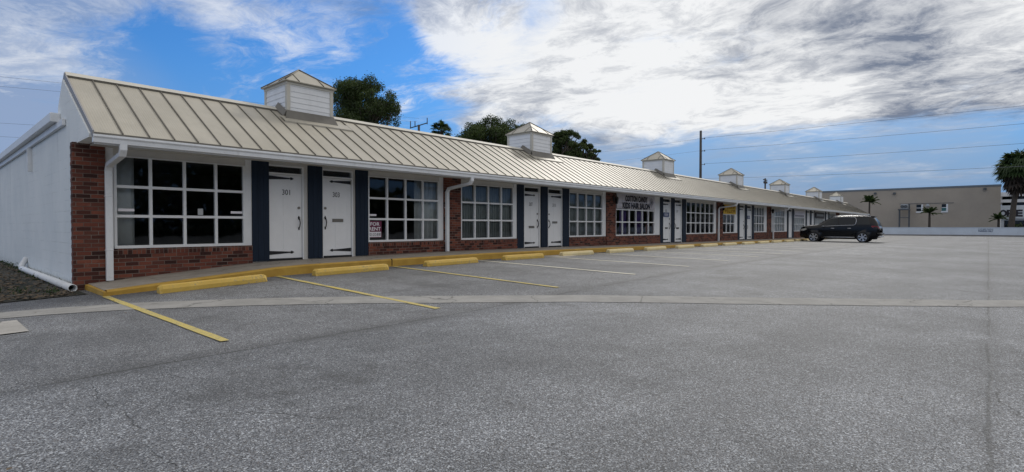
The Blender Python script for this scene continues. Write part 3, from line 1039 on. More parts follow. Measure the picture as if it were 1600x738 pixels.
# shutters: plank boards
for (a, b) in SHUT:
    s_ = MB()
    n_ = 3
    z0 = max(sw_top(a), sw_top(b)) + 0.012
    for k in range(n_):
        q0 = a + (b - a) * k / n_; q1 = a + (b - a) * (k + 1) / n_
        s_.box(q0 + 0.002, q1 - 0.002, YF - 0.045, YF - 0.006, z0, Z(1.47) + random.uniform(0, 0.012))
    s_.box(a + 0.004, b - 0.004, YF - 0.006, YF + 0.002, z0, Z(1.47))
    s_.build('shutter', M['navy'], BL)


# doors
def make_door(a, b, side, num, idx):
    fr = MB()
    zb = max(sw_top(a), sw_top(b)) + 0.012
    zt = Z(1.20)
    for (q0, q1) in ((a - 0.03, a), (b, b + 0.03)):
        fr.box(q0, q1, YF - 0.03, YF + 0.11, zb - 0.01, Z(DZ1))
    fr.box(a, b, YF - 0.03, YF + 0.11, zt + 0.006, zt + 0.045)
    fr.box(a, b, YF - 0.03, YF + 0.11, Z(DZ1) - 0.03, Z(DZ1))
    f_ = fr.build('door_frame', M['white'], BL)
    t_ = MB()
    t_.box(a, b, YF + 0.035, YF + 0.045, zt + 0.045, Z(DZ1) - 0.03)
    t_.build('transom_pane', M['glass'], f_)
    th = MB()
    th.box(a, b, YF - 0.02, YF + 0.10, zb - 0.15, zb + 0.028)
    th.build('threshold', M['black_iron'], f_)
    d = MB()
    yd = YF + 0.015
    z0, z1 = zb + 0.034, zt
    W_ = b - a
    # stiles and rails proud of the panels
    st = 0.115 * W_ / 0.8
    rails = [(z0, z0 + 0.20), (z0 + 0.86, z0 + 1.0), (z0 + 1.50, z0 + 1.60), (z1 - 0.12, z1)]
    d.box(a + 0.004, b - 0.004, yd + 0.006, yd + 0.05, z0, z1)
    for (q0, q1) in ((a + 0.004, a + st), (a + W_ / 2 - 0.05, a + W_ / 2 + 0.05), (b - st, b - 0.004)):
        for (r0, r1) in ((z0, z1),) if q0 < a + 0.01 or q1 > b - 0.01 else tuple((rails[k][1], rails[k + 1][0]) for k in range(3)):
            d.box(q0, q1, yd, yd + 0.006, r0, r1)
    for (r0, r1) in rails:
        d.box(a + st, b - st, yd, yd + 0.006, r0, r1)
    d_ = d.build('door', M['door_white'], BL)
    if idx < 8:
        for zc in (zt - 0.075, zb + 0.17):
            h = MB()
            L_ = W_ * 0.74
            sgn = 1 if side == 'l' else -1
            xb = a + 0.012 if side == 'l' else b - 0.012
            poly = [(0, -0.045), (0, 0.045), (L_ * 0.86, 0.014), (L_ * 0.87, 0.034), (L_ * 0.93, 0.026), (L_, 0.0), (L_ * 0.93, -0.026), (L_ * 0.87, -0.034), (L_ * 0.86, -0.014)]
            h.prism(poly, lambda p: (xb + sgn * p[0], yd - 0.001, zc + p[1]), lambda p: (xb + sgn * p[0], yd - 0.012, zc + p[1]))
            h.build('hinge', M['black_iron'], d_)
        xh = b - 0.075 if side == 'l' else a + 0.075
        zh = zb + 0.86
        h = MB()
        h.tube([(xh, yd - 0.002, zh + 0.13), (xh, yd - 0.045, zh + 0.09), (xh + 0.006, yd - 0.06, zh), (xh, yd - 0.045, zh - 0.09), (xh, yd - 0.002, zh - 0.13)], 0.012, 8)
        h.prism([(-0.026, 0.0), (0, 0.045), (0.026, 0.0), (0.012, -0.05), (-0.012, -0.05)], lambda p: (xh + p[0], yd - 0.001, zh + 0.13 + p[1]), lambda p: (xh + p[0], yd - 0.008, zh + 0.13 + p[1]))
        h.prism([(-0.016, 0.03), (0.016, 0.03), (0.018, -0.02), (0, -0.045), (-0.018, -0.02)], lambda p: (xh + p[0], yd - 0.001, zh - 0.13 + p[1]), lambda p: (xh + p[0], yd - 0.008, zh - 0.13 + p[1]))
        h.build('handle', M['black_iron'], d_)
        k_ = MB()
        k_.cyl((xh, yd - 0.001, zh + 0.36), (xh, yd - 0.02, zh + 0.36), 0.032, 16)
        k_.build('deadbolt', M['brass'], d_)
    if num:
        t_ = MB()
        put_text(t_, num, (a + b) / 2 + (-0.02 if idx else 0.02), yd - 0.004, Z(0.80), 0.125, 0.19, 0.008)
        t_.build('house_number', M['letters'], d_)
    if idx in (1, 2, 3, 4, 5):
        ms = MB()
        zc = zb + (0.92 if idx in (1, 3) else 0.74)
        if idx == 4 or idx == 5:
            zc = zb + 0.75
        xc = (a + b) / 2 + 0.02
        ms.box(xc - 0.15, xc + 0.15, yd - 0.014, yd - 0.001, zc - 0.04, zc + 0.04)
        ms.box(xc - 0.125, xc + 0.125, yd - 0.02, yd - 0.014, zc - 0.022, zc + 0.022)
        ms.build('mail_slot', M['brass'] if idx != 5 else M['black_iron'], d_)
    return d_


doors = [make_door(a, b, s_, n_, i) for i, (a, b, s_, n_) in enumerate(DOORS)]

# end wall (block), rear wall and flat roof
YB = 27.5
# roof profile: eave (YE), ridge (YR), rear foot of the slope (YK)
YE, ZE, YR, ZR, YK, ZK = 11.12, Z(1.57), 13.50, Z(2.965), 14.05, Z(2.42)
w = MB()
out_ = [(YF + 0.12, Z(-1.5)), (YF + 0.12, Z(1.5)), (YE + 0.12, Z(1.5)), (YE + 0.12, ZE - 0.01), (YR, ZR - 0.10), (YK - 0.06, ZK - 0.02), (YK, Z(2.16)), (YB, Z(2.10)), (YB, Z(-1.5))]
w.prism(out_, lambda p: (X0, p[0], p[1]), lambda p: (X0 + 0.18, p[0], p[1]))
w.build('end_wall', M['block'], BL)
w = MB()
w.prism(out_, lambda p: (X1 - 0.18, p[0], p[1]), lambda p: (X1, p[0], p[1]))
w.build('end_wall', M['block'], BL)
w = MB()
w.box(X0 + 0.18, X1 - 0.18, YB - 0.2, YB, Z(-1.5), Z(2.08))
w.build('rear_wall', M['block'], BL)
w = MB()
w.box(X0 - 0.04, X1 + 0.04, YK - 0.05, YB + 0.06, Z(2.11), Z(2.20))
w.build('flat_roof', M['roof_flat'], BL)
# side fascia and box gutter along the end wall
w = MB()
w.box(X0 - 0.16, X0 - 0.002, YK - 0.30, YB + 0.2, Z(2.06), Z(2.24))
w.box(X0 - 0.06, X0 - 0.002, YF + 0.9, YB + 0.2, Z(1.93), Z(2.06))
bevel(w.build('side_gutter', M['white_metal'], BL), 0.012)
w = MB()
w.box(X0 - 0.09, X0 - 0.003, 17.55, 17.64, Z(1.35), Z(1.93))
w.build('scupper_pipe', M['white_metal'], BL)

# roof sheets
slope = (ZR - ZE) / (YR - YE)
rx0, rx1 = 2.035, X1 + 0.06
w = MB()
T = 0.03
poly = [(YE, ZE), (YR, ZR), (YK, ZK), (YK, ZK - T), (YR, ZR - T * 1.3), (YE, ZE - T)]
w.prism(poly, lambda p: (rx0, p[0], p[1]), lambda p: (rx1, p[0], p[1]))
RF = w.build('roof', M['roof'], BL)
w = MB()
x = rx0 + 0.40
while x < rx1 - 0.1:
    # standing seam on the front slope
    for (h0, h1, hw) in ((0.0, 0.021, 0.010),):
        w.prism([(YE + 0.01, ZE + 0.006 + h0), (YR - 0.01, ZR + h0), (YR - 0.01, ZR + h1), (YE + 0.01, ZE + 0.006 + h1)],
                lambda p: (x - hw, p[0], p[1]), lambda p: (x + hw, p[0], p[1]))
    x += 0.392
SEAM = w.build('standing_seams', M['roof_seam'], RF)
w = MB()
# ridge cap and dark closure under it
w.prism([(YR - 0.13, ZR - 0.13 * slope + 0.045), (YR, ZR + 0.06), (YR + 0.10, ZR - 0.05), (YR, ZR + 0.045)], lambda p: (rx0 - 0.01, p[0], p[1]), lambda p: (rx1 + 0.01, p[0], p[1]))
w.build('ridge_cap', M['beige_trim'], RF)
w = MB()
w.prism([(YR - 0.132, ZR - 0.132 * slope + 0.001), (YR - 0.12, ZR - 0.12 * slope + 0.001), (YR - 0.12, ZR - 0.12 * slope + 0.046), (YR - 0.132, ZR - 0.132 * slope + 0.043)], lambda p: (rx0, p[0], p[1]), lambda p: (rx1, p[0], p[1]))
w.build('ridge_closure', M['roof_seam'], RF)
# rake trims at both ends
for xa, xb in ((rx0 - 0.025, rx0 - 0.001), (rx1 + 0.001, rx1 + 0.025)):
    w = MB()
    w.prism([(YE - 0.01, ZE + 0.03), (YR, ZR + 0.04), (YR, ZR - 0.10), (YE - 0.01, ZE - 0.09)], lambda p: (xa, p[0], p[1]), lambda p: (xb, p[0], p[1]))
    w.prism([(YR, ZR + 0.04), (YK + 0.03, ZK + 0.03), (YK + 0.03, ZK - 0.10), (YR, ZR - 0.10)], lambda p: (xa, p[0], p[1]), lambda p: (xb, p[0], p[1]))
    w.build('rake_trim', M['rake'], BL)
# drip edge
w = MB()
w.box(rx0 + 0.001, rx1 - 0.001, YE - 0.012, YE + 0.02, ZE - 0.045, ZE + 0.004)
w.build('drip_edge', M['grey_flash'], RF)
# fascia + ogee gutter
w = MB()
w.prism([(YE + 0.05, ZE - 0.045), (YE - 0.065, ZE - 0.035), (YE - 0.07, ZE - 0.07), (YE - 0.045, ZE - 0.10), (YE - 0.04, ZE - 0.165), (YE + 0.05, ZE - 0.17)],
        lambda p: (rx0 - 0.02, p[0], p[1]), lambda p: (rx1 + 0.02, p[0], p[1]))
w.build('gutter', M['white_metal'], BL)
w = MB()
w.box(rx0 + 0.01, rx1 - 0.06, YE + 0.05, YE + 0.08, ZE - 0.19, ZE - 0.03)
w.build('fascia_board', M['white'], BL)
# soffit
w = MB()
w.box(rx0 + 0.14, X1 - 0.03, YE + 0.081, YF + 0.001, ZTOP - 0.05, ZTOP - 0.02)
w.build('soffit', M['cream_board'], BL)

# downspouts
for xd in (2.43, 10.73, 32.45, 43.45, 67.9):
    w = MB()
    yt, yb = YE - 0.01, YF - 0.13
    zb = sw_top(xd) + 0.01
    prof = [(yt, ZE - 0.16), (yt, ZE - 0.25), (yt + 0.06, ZE - 0.33), (yb - 0.07, Z(1.13)), (yb, Z(1.03)), (yb, zb + 0.12), (yb, zb)]
    hw, hd = 0.055, 0.04
    vs, fs = [], []
    for i, (y, z) in enumerate(prof):
        a_ = prof[max(i - 1, 0)]; b_ = prof[min(i + 1, len(prof) - 1)]
        d = Vector((b_[0] - a_[0], b_[1] - a_[1])).normalized()
        n_ = Vector((-d.y, d.x))
        for sx, sn in ((-1, -1), (1, -1), (1, 1), (-1, 1)):
            vs.append((xd + sx * hw, y + n_.x * sn * hd, z + n_.y * sn * hd))
    for i in range(len(prof) - 1):
        for k in range(4):
            fs.append((i * 4 + k, i * 4 + (k + 1) % 4, (i + 1) * 4 + (k + 1) % 4, (i + 1) * 4 + k))
    w.add(vs, fs)
    for zq in (Z(0.55), Z(-0.45)):
        w.box(xd - hw - 0.006, xd + hw + 0.006, yb - hd - 0.006, yb + hd + 0.03, zq, zq + 0.02)
    ds = bevel(w.build('downspout', M['white_metal'], BL), 0.012)

# dark room behind the glass, split by party walls
w = MB()
xr0, xr1, yr0, yr1, zr0, zr1 = X0 + 0.2, X1 - 0.2, YF + 0.152, 18.5, Z(-0.95), Z(1.60)
w.add([(xr0, yr0, zr0), (xr1, yr0, zr0), (xr1, yr1, zr0), (xr0, yr1, zr0), (xr0, yr0, zr1), (xr1, yr0, zr1), (xr1, yr1, zr1), (xr0, yr1, zr1)],
      [(0, 1, 2, 3), (4, 7, 6, 5), (3, 2, 6, 7), (0, 3, 7, 4), (1, 5, 6, 2)])
for xp in (6.5, 11.0, 15.55, 20.2, 26.3, 32.8, 37.6, 42.7, 48.6, 55.4, 62.0, 67.0):
    w.box(xp - 0.06, xp + 0.06, yr0, yr1 - 0.01, zr0 + 0.01, zr1 - 0.01)
w.build('interior_lining', M['room'], BL)


# cupolas
def make_cupola(cx):
    hw = 0.61
    yc = 13.67
    y0, y1 = yc - hw, yc + hw
    zt = Z(3.60)
    b = MB()
    zb = Z(2.45)
    for k in range(9):                      # lap siding courses
        z0 = zb + k * 0.1335
        z1 = min(z0 + 0.1335, zt)
        if z0 >= zt:
            break
        b.add([(cx - hw - 0.012, y0 - 0.012, z0), (cx + hw + 0.012, y0 - 0.012, z0), (cx + hw + 0.012, y1 + 0.012, z0), (cx - hw - 0.012, y1 + 0.012, z0),
               (cx - hw, y0, z1), (cx + hw, y0, z1), (cx + hw, y1, z1), (cx - hw, y1, z1)],
              [(0, 1, 5, 4), (1, 2, 6, 5), (2, 3, 7, 6), (3, 0, 4, 7), (3, 2, 1, 0), (4, 5, 6, 7)])
    c_ = b.build('cupola', M['white'], BL)
    t = MB()
    for sx in (-1, 1):
        for sy, yy in ((-1, y0), (1, y1)):
            xx = cx + sx * hw
            t.box(min(xx - sx * 0.07, xx + sx * 0.022), max(xx - sx * 0.07, xx + sx * 0.022), min(yy - sy * 0.07, yy + sy * 0.022), max(yy - sy * 0.07, yy + sy * 0.022), zb, zt + 0.003)
    t.box(cx - hw - 0.03, cx + hw + 0.03, y0 - 0.03, y1 + 0.03, zt - 0.05, zt + 0.012)
    t.build('corner_board', M['beige_trim'], c_)
    rf = MB()
    ov = 0.085
    ze = zt + 0.015
    zp = Z(4.13)
    A = [(cx - hw - ov, y0 - ov), (cx + hw + ov, y0 - ov), (cx + hw + ov, y1 + ov), (cx - hw - ov, y1 + ov)]
    rf.add([(p[0], p[1], ze) for p in A] + [(p[0], p[1], ze + 0.022) for p in A] + [(cx, yc, zp)],
           [(3, 2, 1, 0), (0, 1, 5, 4), (1, 2, 6, 5), (2, 3, 7, 6), (3, 0, 4, 7), (4, 5, 8), (5, 6, 8), (6, 7, 8), (7, 4, 8)])
    rf.build('cupola_roof', M['roof'], c_)
    sm = MB()
    for p in A:                             # hip caps
        sm.tube([(p[0], p[1], ze + 0.03), (cx, yc, zp + 0.012)], 0.016, 6)
    for s_ in (-0.33, 0.33):                # seams on each face
        k = 1 - abs(s_) / (hw + ov)
        for (fx, fy) in ((0, -1), (0, 1), (-1, 0), (1, 0)):
            e0 = Vector((cx + (s_ if fx == 0 else fx * (hw + ov)), yc + (s_ if fy == 0 else fy * (hw + ov)), ze + 0.03))
            tpar = abs(s_) / (hw + ov)
            e1 = Vector((cx + (s_ if fx == 0 else fx * (hw + ov) * tpar), yc + (s_ if fy == 0 else fy * (hw + ov) * tpar), ze + 0.03 + (zp - ze - 0.03) * (1 - tpar)))
            sm.tube([tuple(e0), tuple(e1)], 0.012, 5)
    sm.build('hip_cap', M['roof_seam'], c_)
    # flashing collar where the cupola meets the slope
    fl = MB()
    rz = lambda y: (ZR + (y - YR) * slope) if y <= YR else (ZR - (y - YR) * (ZR - ZK) / (YK - YR))
    h = 0.19
    k0 = 0.08
    for sx in (-1, 1):
        xx = cx + sx * (hw + 0.03)
        xo = xx + sx * k0
        ys = [y0 - 0.02, YR, y1 + 0.02]
        for ya, yb in zip(ys[:-1], ys[1:]):
            za, zb_ = rz(ya), rz(yb)
            fl.add([(xx, ya, za + h), (xx, yb, zb_ + h), (xo, yb, zb_ + 0.045), (xo, ya, za + 0.045), (xx, ya, za - 0.02), (xx, yb, zb_ - 0.02), (xo, yb, zb_ - 0.02), (xo, ya, za - 0.02)],
                   [(0, 1, 2, 3), (3, 2, 6, 7), (0, 3, 7, 4), (1, 5, 6, 2)])
    yy = y0 - 0.032
    fl.add([(cx - hw - 0.03, yy, rz(y0) + h), (cx + hw + 0.03, yy, rz(y0) + h), (cx + hw + 0.10, yy - 0.10, rz(yy - 0.10) + 0.045), (cx - hw - 0.10, yy - 0.10, rz(yy - 0.10) + 0.045),
            (cx - hw - 0.10, yy - 0.10, rz(yy - 0.1) - 0.02), (cx + hw + 0.10, yy - 0.10, rz(yy - 0.1) - 0.02)],
           [(0, 3, 2, 1), (3, 4, 5, 2)])
    fl.build('flashing', M['grey_flash'], c_)
    # flat tray the seams die into
    tr = MB()
    ya, yb = y0 - 0.30, y0 - 0.02
    tr.add([(cx - hw - 0.2, ya, rz(ya) + 0.042), (cx + hw + 0.42, ya, rz(ya) + 0.042), (cx + hw + 0.42, yb, rz(yb) + 0.042), (cx - hw - 0.2, yb, rz(yb) + 0.042),
            (cx - hw - 0.2, ya, rz(ya)), (cx + hw + 0.42, ya, rz(ya))], [(0, 1, 2, 3), (4, 5, 1, 0)])
    tr.build('tray', M['roof'], c_)


for cx in (6.86, 16.40, 27.50, 38.75, 50.55, 62.9, 73.9):
    make_cupola(cx)

# ------------------------------------------------------------------ curtains and blinds behind the glass
def curtain(a, b, name, label, mat, z0=-0.40, z1=1.34, y=YF + 0.17, pitch=0.11, depth=0.035):
    mb = MB()
    n_ = max(4, int((b - a) / pitch * 4))
    vs = []
    for i in range(n_ + 1):
        x = a + (b - a) * i / n_
        yy = y + depth * math.sin(i * math.pi / 2) + random.uniform(-0.008, 0.008)
        vs += [(x, yy, Z(z0)), (x, yy + random.uniform(-.004, .004), Z(z1))]
    fs = [(2 * i, 2 * i + 2, 2 * i + 3, 2 * i + 1) for i in range(n_)]
    mb.add(vs, fs, True)
    o = mb.build(name, mat, None, ((a + b) / 2, y, Z(z0)))
    md = o.modifiers.new('thick', 'SOLIDIFY'); md.thickness = 0.003
    return tag(o, label, 'curtain' if 'curtain' in name else 'blind', 'curtains and blinds behind the shop windows')


curtain(2.30, 2.90, 'curtain', 'pale curtain drawn to the left side of the first big window', M['curtain'], pitch=0.3, depth=0.012, y=YF + 0.19)
curtain(9.72, 10.6, 'curtain', 'pale curtain at the right side of the window holding the red rent sign', M['curtain'], pitch=0.17)
curtain(11.4, 13.95, 'blind', 'grey vertical blinds filling the window right of the second downspout', M['blind'])
curtain(17.1, 19.7, 'blind', 'grey vertical blinds filling the window left of the hair salon banner', M['blind'])
curtain(39.2, 40.4, 'blind', 'pale blinds in the window between a blue shutter and the fifth brick pillar', M['blind'])
curtain(43.5, 47.0, 'blind', 'bright white blinds in the window just right of the fifth brick pillar', M['curtain'], depth=0.01)
curtain(49.5, 53.2, 'blind', 'white blinds in the window with a white valance left of the car', M['curtain'], depth=0.01)
curtain(56.8, 60.8, 'blind', 'white blinds under the dark banner above the car bonnet', M['curtain'], z1=0.75)
curtain(63.0, 65.9, 'blind', 'grey blinds in the window above the car windscreen', M['blind'])
curtain(68.4, 77.0, 'blind', 'pale blinds in the farthest windows above the car roof', M['blind'])
curtain(21.35, 21.9, 'curtain', 'purple curtain left of centre in the hair salon window', M['purple'], y=YF + 0.19)
curtain(22.9, 23.6, 'curtain', 'purple curtain right of centre in the hair salon window', M['purple'], y=YF + 0.19)
curtain(23.8, 24.2, 'curtain', 'reddish brown curtain at the right edge of the hair salon window', M['pinkish'], z1=0.15, y=YF + 0.19)

# ------------------------------------------------------------------ signs
s_ = MB()
s_.box(8.055, 8.48, YF - 0.002, YF + 0.010, Z(-0.30), Z(0.145))
FR = s_.build('rent_sign', M['red_sign'], None, (8.27, YF, Z(-0.30)))
tag(FR, 'small dark red FOR RENT sign in the lower left pane beside a blue shutter', 'sign')
t_ = MB()
put_text(t_, 'FOR', 8.27, YF - 0.006, Z(0.065), 0.095, 0.29, 0.02)
put_text(t_, 'RENT', 8.265, YF - 0.006, Z(-0.065), 0.095, 0.37, 0.02)
t_.build('lettering', M['sign_white'], FR)
t_ = MB()
t_.box(8.075, 8.46, YF - 0.006, YF - 0.002, Z(-0.285), Z(-0.145))
PL = t_.build('number_panel', M['sign_white'], FR)
t_ = MB()
put_text(t_, '321-212-8181', 8.27, YF - 0.009, Z(-0.215), 0.075, 0.36, 0.01)
t_.build('phone_number', M['letters'], PL)

# hair salon banner
s_ = MB()
nb = 24
for i in range(nb):
    a = 20.66 + 3.62 * i / nb; b = 20.66 + 3.62 * (i + 1) / nb
    wv = lambda x: 0.012 * math.sin(x * 5.0) + 0.006 * math.sin(x * 13)
    s_.add([(a, YF - 0.075 + wv(a), Z(0.80)), (b, YF - 0.075 + wv(b), Z(0.80)), (b, YF - 0.075, Z(1.47)), (a, YF - 0.075, Z(1.47))], [(0, 1, 2, 3)], True)
BN = s_.build('shop_banner', M['banner'], None, (22.4, YF - 0.075, Z(0.80)))
md = BN.modifiers.new('thick', 'SOLIDIFY'); md.thickness = 0.004; md.offset = -1
tag(BN, 'pale banner reading COTTON CANDY KIDS HAIR SALON over a window', 'banner')
t_ = MB()
put_text(t_, 'COTTON CANDY', 22.42, YF - 0.100, Z(1.265), 0.28, 2.1, 0.045)
put_text(t_, 'KIDS HAIR SALON', 22.42, YF - 0.100, Z(0.945), 0.28, 2.6, 0.045)
t_.build('lettering', M['letters'], BN)
t_ = MB()
for (cx_, cz_, r_) in ((23.86, 1.24, 0.13), (23.95, 1.13, 0.11), (23.80, 1.10, 0.10)):
    t_.cyl((cx_, YF - 0.100, Z(cz_)), (cx_, YF - 0.102, Z(cz_)), r_, 18)
t_.prism([(-0.06, 1.02), (0.06, 1.02), (0.0, 0.84)], lambda p: (23.88 + p[0], YF - 0.102, Z(p[1])), lambda p: (23.88 + p[0], YF - 0.099, Z(p[1])))
t_.build('candy_drawing', M['banner_mark'], BN)

# yellow banner
s_ = MB()
s_.box(33.36, 35.55, YF - 0.075, YF - 0.068, Z(0.78), Z(1.36))
YBN = s_.build('shop_banner', M['yellow_banner'], None, (34.4, YF - 0.07, Z(0.78)))
tag(YBN, 'small bright yellow banner over a narrow window beside a downspout', 'banner')
t_ = MB()
for k in range(6):
    cx_ = 33.75 + k * 0.3
    for (cz_, s2) in ((1.20, 0.11), (0.95, 0.13)):
        t_.tube([(cx_ + 0.09 * math.cos(q), YF - 0.078, Z(cz_) + s2 * math.sin(q) * 0.7) for q in np.linspace(0.5 + k, 4.2 + k, 7)], 0.022, 4)
t_.build('faded_print', M['orange_mark'], YBN)

# dark banner far right, valance with dark letters next to it
s_ = MB()
s_.box(57.0, 60.6, YF - 0.075, YF - 0.068, Z(0.76), Z(1.36))
o = s_.build('shop_banner', M['dark_banner'], None, (58.8, YF - 0.07, Z(0.76)))
tag(o, 'dark grey banner across the top of a far window near the parked car', 'banner')
t_ = MB()
for k in range(9):
    t_.box(57.5 + k * 0.31, 57.68 + k * 0.31, YF - 0.079, YF - 0.075, Z(0.98), Z(1.18))
t_.build('faded_print', M['grey_unit'], o)
s_ = MB()
s_.box(49.7, 53.0, YF - 0.06, YF - 0.052, Z(0.80), Z(1.33))
o = s_.build('shop_banner', M['banner'], None, (51.3, YF - 0.06, Z(0.8)))
tag(o, 'plain white banner with a row of small dark print left of the parked car', 'banner')
t_ = MB()
for k in range(8):
    t_.box(49.95 + k * 0.36, 50.15 + k * 0.36, YF - 0.064, YF - 0.06, Z(0.84), Z(0.98))
t_.build('faded_print', M['letters'], o)

# blue plaques on two doors
for (x, zc, lab, w_) in ((25.62, 0.60, 'small blue notice board on the door right of the hair salon window', 0.30), (38.2, 0.62, 'small blue notice board on the second door right of the yellow banner', 0.25)):
    s_ = MB()
    s_.box(x - w_, x + w_, YF - 0.03, YF - 0.012, Z(zc - 0.11), Z(zc + 0.11))
    o = s_.build('notice_board', M['plaque_blue'], None, (x, YF, Z(zc - 0.11)))
    tag(o, lab, 'notice')
    t_ = MB()
    for k in range(5):
        t_.box(x - w_ * 0.7 + k * 0.085, x - w_ * 0.7 + k * 0.085 + 0.05, YF - 0.033, YF - 0.03, Z(zc + 0.0), Z(zc + 0.055))
    t_.box(x - w_ * 0.7, x + w_ * 0.6, YF - 0.033, YF - 0.03, Z(zc - 0.055), Z(zc - 0.035))
    t_.build('print', M['sign_white'], o)


# wall lanterns on pillars
def make_lantern(x, label):
    t = thing('wall_lamp', label, 'lamp', (x, YF - 0.07, Z(1.15)), 'black lanterns on the brick pillars')
    b = MB()
    b.box(x - 0.05, x + 0.05, YF - 0.095, YF - 0.072, Z(1.10), Z(1.34))
    b.tube([(x, YF - 0.09, Z(1.30)), (x, YF - 0.17, Z(1.40)), (x, YF - 0.23, Z(1.36)), (x, YF - 0.23, Z(1.30))], 0.012, 6)
    b.build('bracket', M['black_iron'], t)
    c = MB()
    yc = YF - 0.23
    for (z0, z1, a_, b_) in ((1.24, 1.31, 0.10, 0.02), (1.22, 1.24, 0.095, 0.10), (0.98, 1.01, 0.05, 0.06)):
        c.tube([(x, yc, Z(z0)), (x, yc, Z(z1))], a_, 6, True, b_, False)
    for k in range(6):
        q = k * math.pi / 3
        c.tube([(x + 0.085 * math.cos(q), yc + 0.085 * math.sin(q), Z(1.22)), (x + 0.055 * math.cos(q), yc + 0.055 * math.sin(q), Z(1.01))], 0.008, 4)
    c.build('lantern_cage', M['black_iron'], t)
    g_ = MB()
    g_.tube([(x, yc, Z(1.01)), (x, yc, Z(1.22))], 0.048, 6, True, 0.08, False)
    g_.build('lantern_glass', M['car_glass'], t)


make_lantern(20.38, 'black lantern on the brick pillar left of the hair salon banner')
make_lantern(32.95, 'black lantern on the brick pillar left of the yellow banner')
make_lantern(42.95, 'black lantern on the narrow brick pillar left of the white blinds')

# drain pipe lying along the end wall
w = MB()
xp = X0 - 0.13
pts = [(xp, 11.95, ground(1.8, 12) + 0.075), (xp, 18.4, ground(1.8, 18.4) + 0.085)]
seg = 18
def hollow(mb, a, b, ro, ri):
    a, b = Vector(a), Vector(b)
    d = (b - a).normalized(); u = d.cross(Vector((0, 0, 1))).normalized(); v = u.cross(d)
    vs = []
    for (c, r_) in ((a, ri), (a, ro), (b, ro)):
        vs += [c + u * math.cos(2 * math.pi * k / seg) * r_ + v * math.sin(2 * math.pi * k / seg) * r_ for k in range(seg)]
    vs += [a + d * 0.5 + u * math.cos(2 * math.pi * k / seg) * ri + v * math.sin(2 * math.pi * k / seg) * ri for k in range(seg)]
    fs = []
    for k in range(seg):
        k2 = (k + 1) % seg
        fs += [(k, k2, seg + k2, seg + k), (seg + k, seg + k2, 2 * seg + k2, 2 * seg + k), (3 * seg + k, 3 * seg + k2, k2, k)]
    mb.add(vs, fs, True)
hollow(w, pts[0], pts[1], 0.066, 0.058)
w.tube([pts[1], (xp, 18.55, pts[1][2] + 0.06), (X0 - 0.02, 18.65, pts[1][2] + 0.25)], 0.066, 14)
o = w.build('drain_pipe', M['white_metal'], None, (xp, 15.2, ground(1.8, 15)))
tag(o, 'white plastic drain pipe lying on the dirt along the white end wall', 'pipe')

# dead leaves and twigs on the dirt
n_ = 1100
mb = MB()
for k in range(n_):
    y = 11.4 + (random.random() ** 1.6) * 12
    x = 1.85 - abs(random.gauss(0, 1.0)) * 0.9
    z = ground(x, y) + 0.018 + random.random() * 0.02
    a = random.random() * 6.28; l = random.uniform(0.02, 0.06); wd = l * random.uniform(0.25, 0.6)
    c_, s2 = math.cos(a), math.sin(a); t = random.uniform(-0.02, 0.02)
    mb.add([(x - c_ * l, y - s2 * l, z), (x + s2 * wd, y - c_ * wd, z + t), (x + c_ * l, y + s2 * l, z + 0.01), (x - s2 * wd, y + c_ * wd, z - t * 0.3)], [(0, 1, 2, 3)])
o = mb.build('fallen_leaves', M['leaf_litter'])
tag(o, 'brown fallen leaves scattered over the dirt beside the white end wall', 'leaves', kind='stuff')

# a few bits of grit and leaf on the paving
mb = MB()
for k in range(420):
    if k % 3:
        x, y = random.uniform(-1, 22), random.uniform(9.6, 10.78)
    else:
        x, y = random.uniform(0, 22), random.uniform(-3, 10.5)
    z = ground(x, y) + 0.013
    a = random.random() * 6.28; l = random.uniform(0.006, 0.022); wd = l * random.uniform(0.3, 0.8)
    c_, s2 = math.cos(a), math.sin(a)
    mb.add([(x - c_ * l, y - s2 * l, z), (x + s2 * wd, y - c_ * wd, z + 0.004), (x + c_ * l, y + s2 * l, z), (x - s2 * wd, y + c_ * wd, z + 0.002)], [(0, 1, 2, 3)])
o = mb.build('grit', M['leaf_litter'])
tag(o, 'bits of grit and dry leaf lying on the asphalt', 'litter', kind='stuff')

# weeds in the joint between end wall and dirt, and along the kerb
wc, wn_, wsz = [], [], []
for k in range(26):
    bx, by = (X0 - 0.05 - random.random() * 0.12, random.uniform(12.6, 24)) if k < 19 else (random.uniform(0.2, 1.7), random.uniform(11.4, 14))
    hgt = random.uniform(0.04, 0.14)
    for q in range(70):
        wc.append((bx + random.gauss(0, 0.06), by + random.gauss(0, 0.10), ground(bx, by) + random.random() * hgt)); wn_.append(rng.normal(size=3)); wsz.append(random.uniform(0.012, 0.03))
wn_ = np.array(wn_); wn_ /= np.linalg.norm(wn_, axis=1)[:, None]
o = quads_object('weeds', np.array(wc), wn_, np.array(wsz), M['palm_leaf'])
tag(o, 'low green weeds growing at the foot of the white end wall', 'weeds', kind='stuff')

# ------------------------------------------------------------------ wheel stops
def make_stop():
    L_ = 1.76
    prof = [(-0.10, 0.0), (0.10, 0.0), (0.10, 0.075), (0.072, 0.138), (-0.072, 0.138), (-0.10, 0.075)]
    mb = MB()
    k = len(prof)
    xs_ = [(-L_ / 2, 0.78), (-L_ / 2 + 0.05, 1.0), (L_ / 2 - 0.05, 1.0), (L_ / 2, 0.78)]
    vs = []
    for (xx, s_) in xs_:
        for (py, pz) in prof:
            vs.append((xx, py * (s_ if pz > 0.01 else 1.0), pz * (s_ if pz > 0.06 else 1.0)))
    fs = [tuple(range(k)), tuple(range(3 * k + k - 1, 3 * k - 1, -1))]
    for i in range(3):
        for q in range(k):
            fs.append((i * k + q, (i + 1) * k + q, (i + 1) * k + (q + 1) % k, i * k + (q + 1) % k))
    mb.add(vs, fs)
    return mb


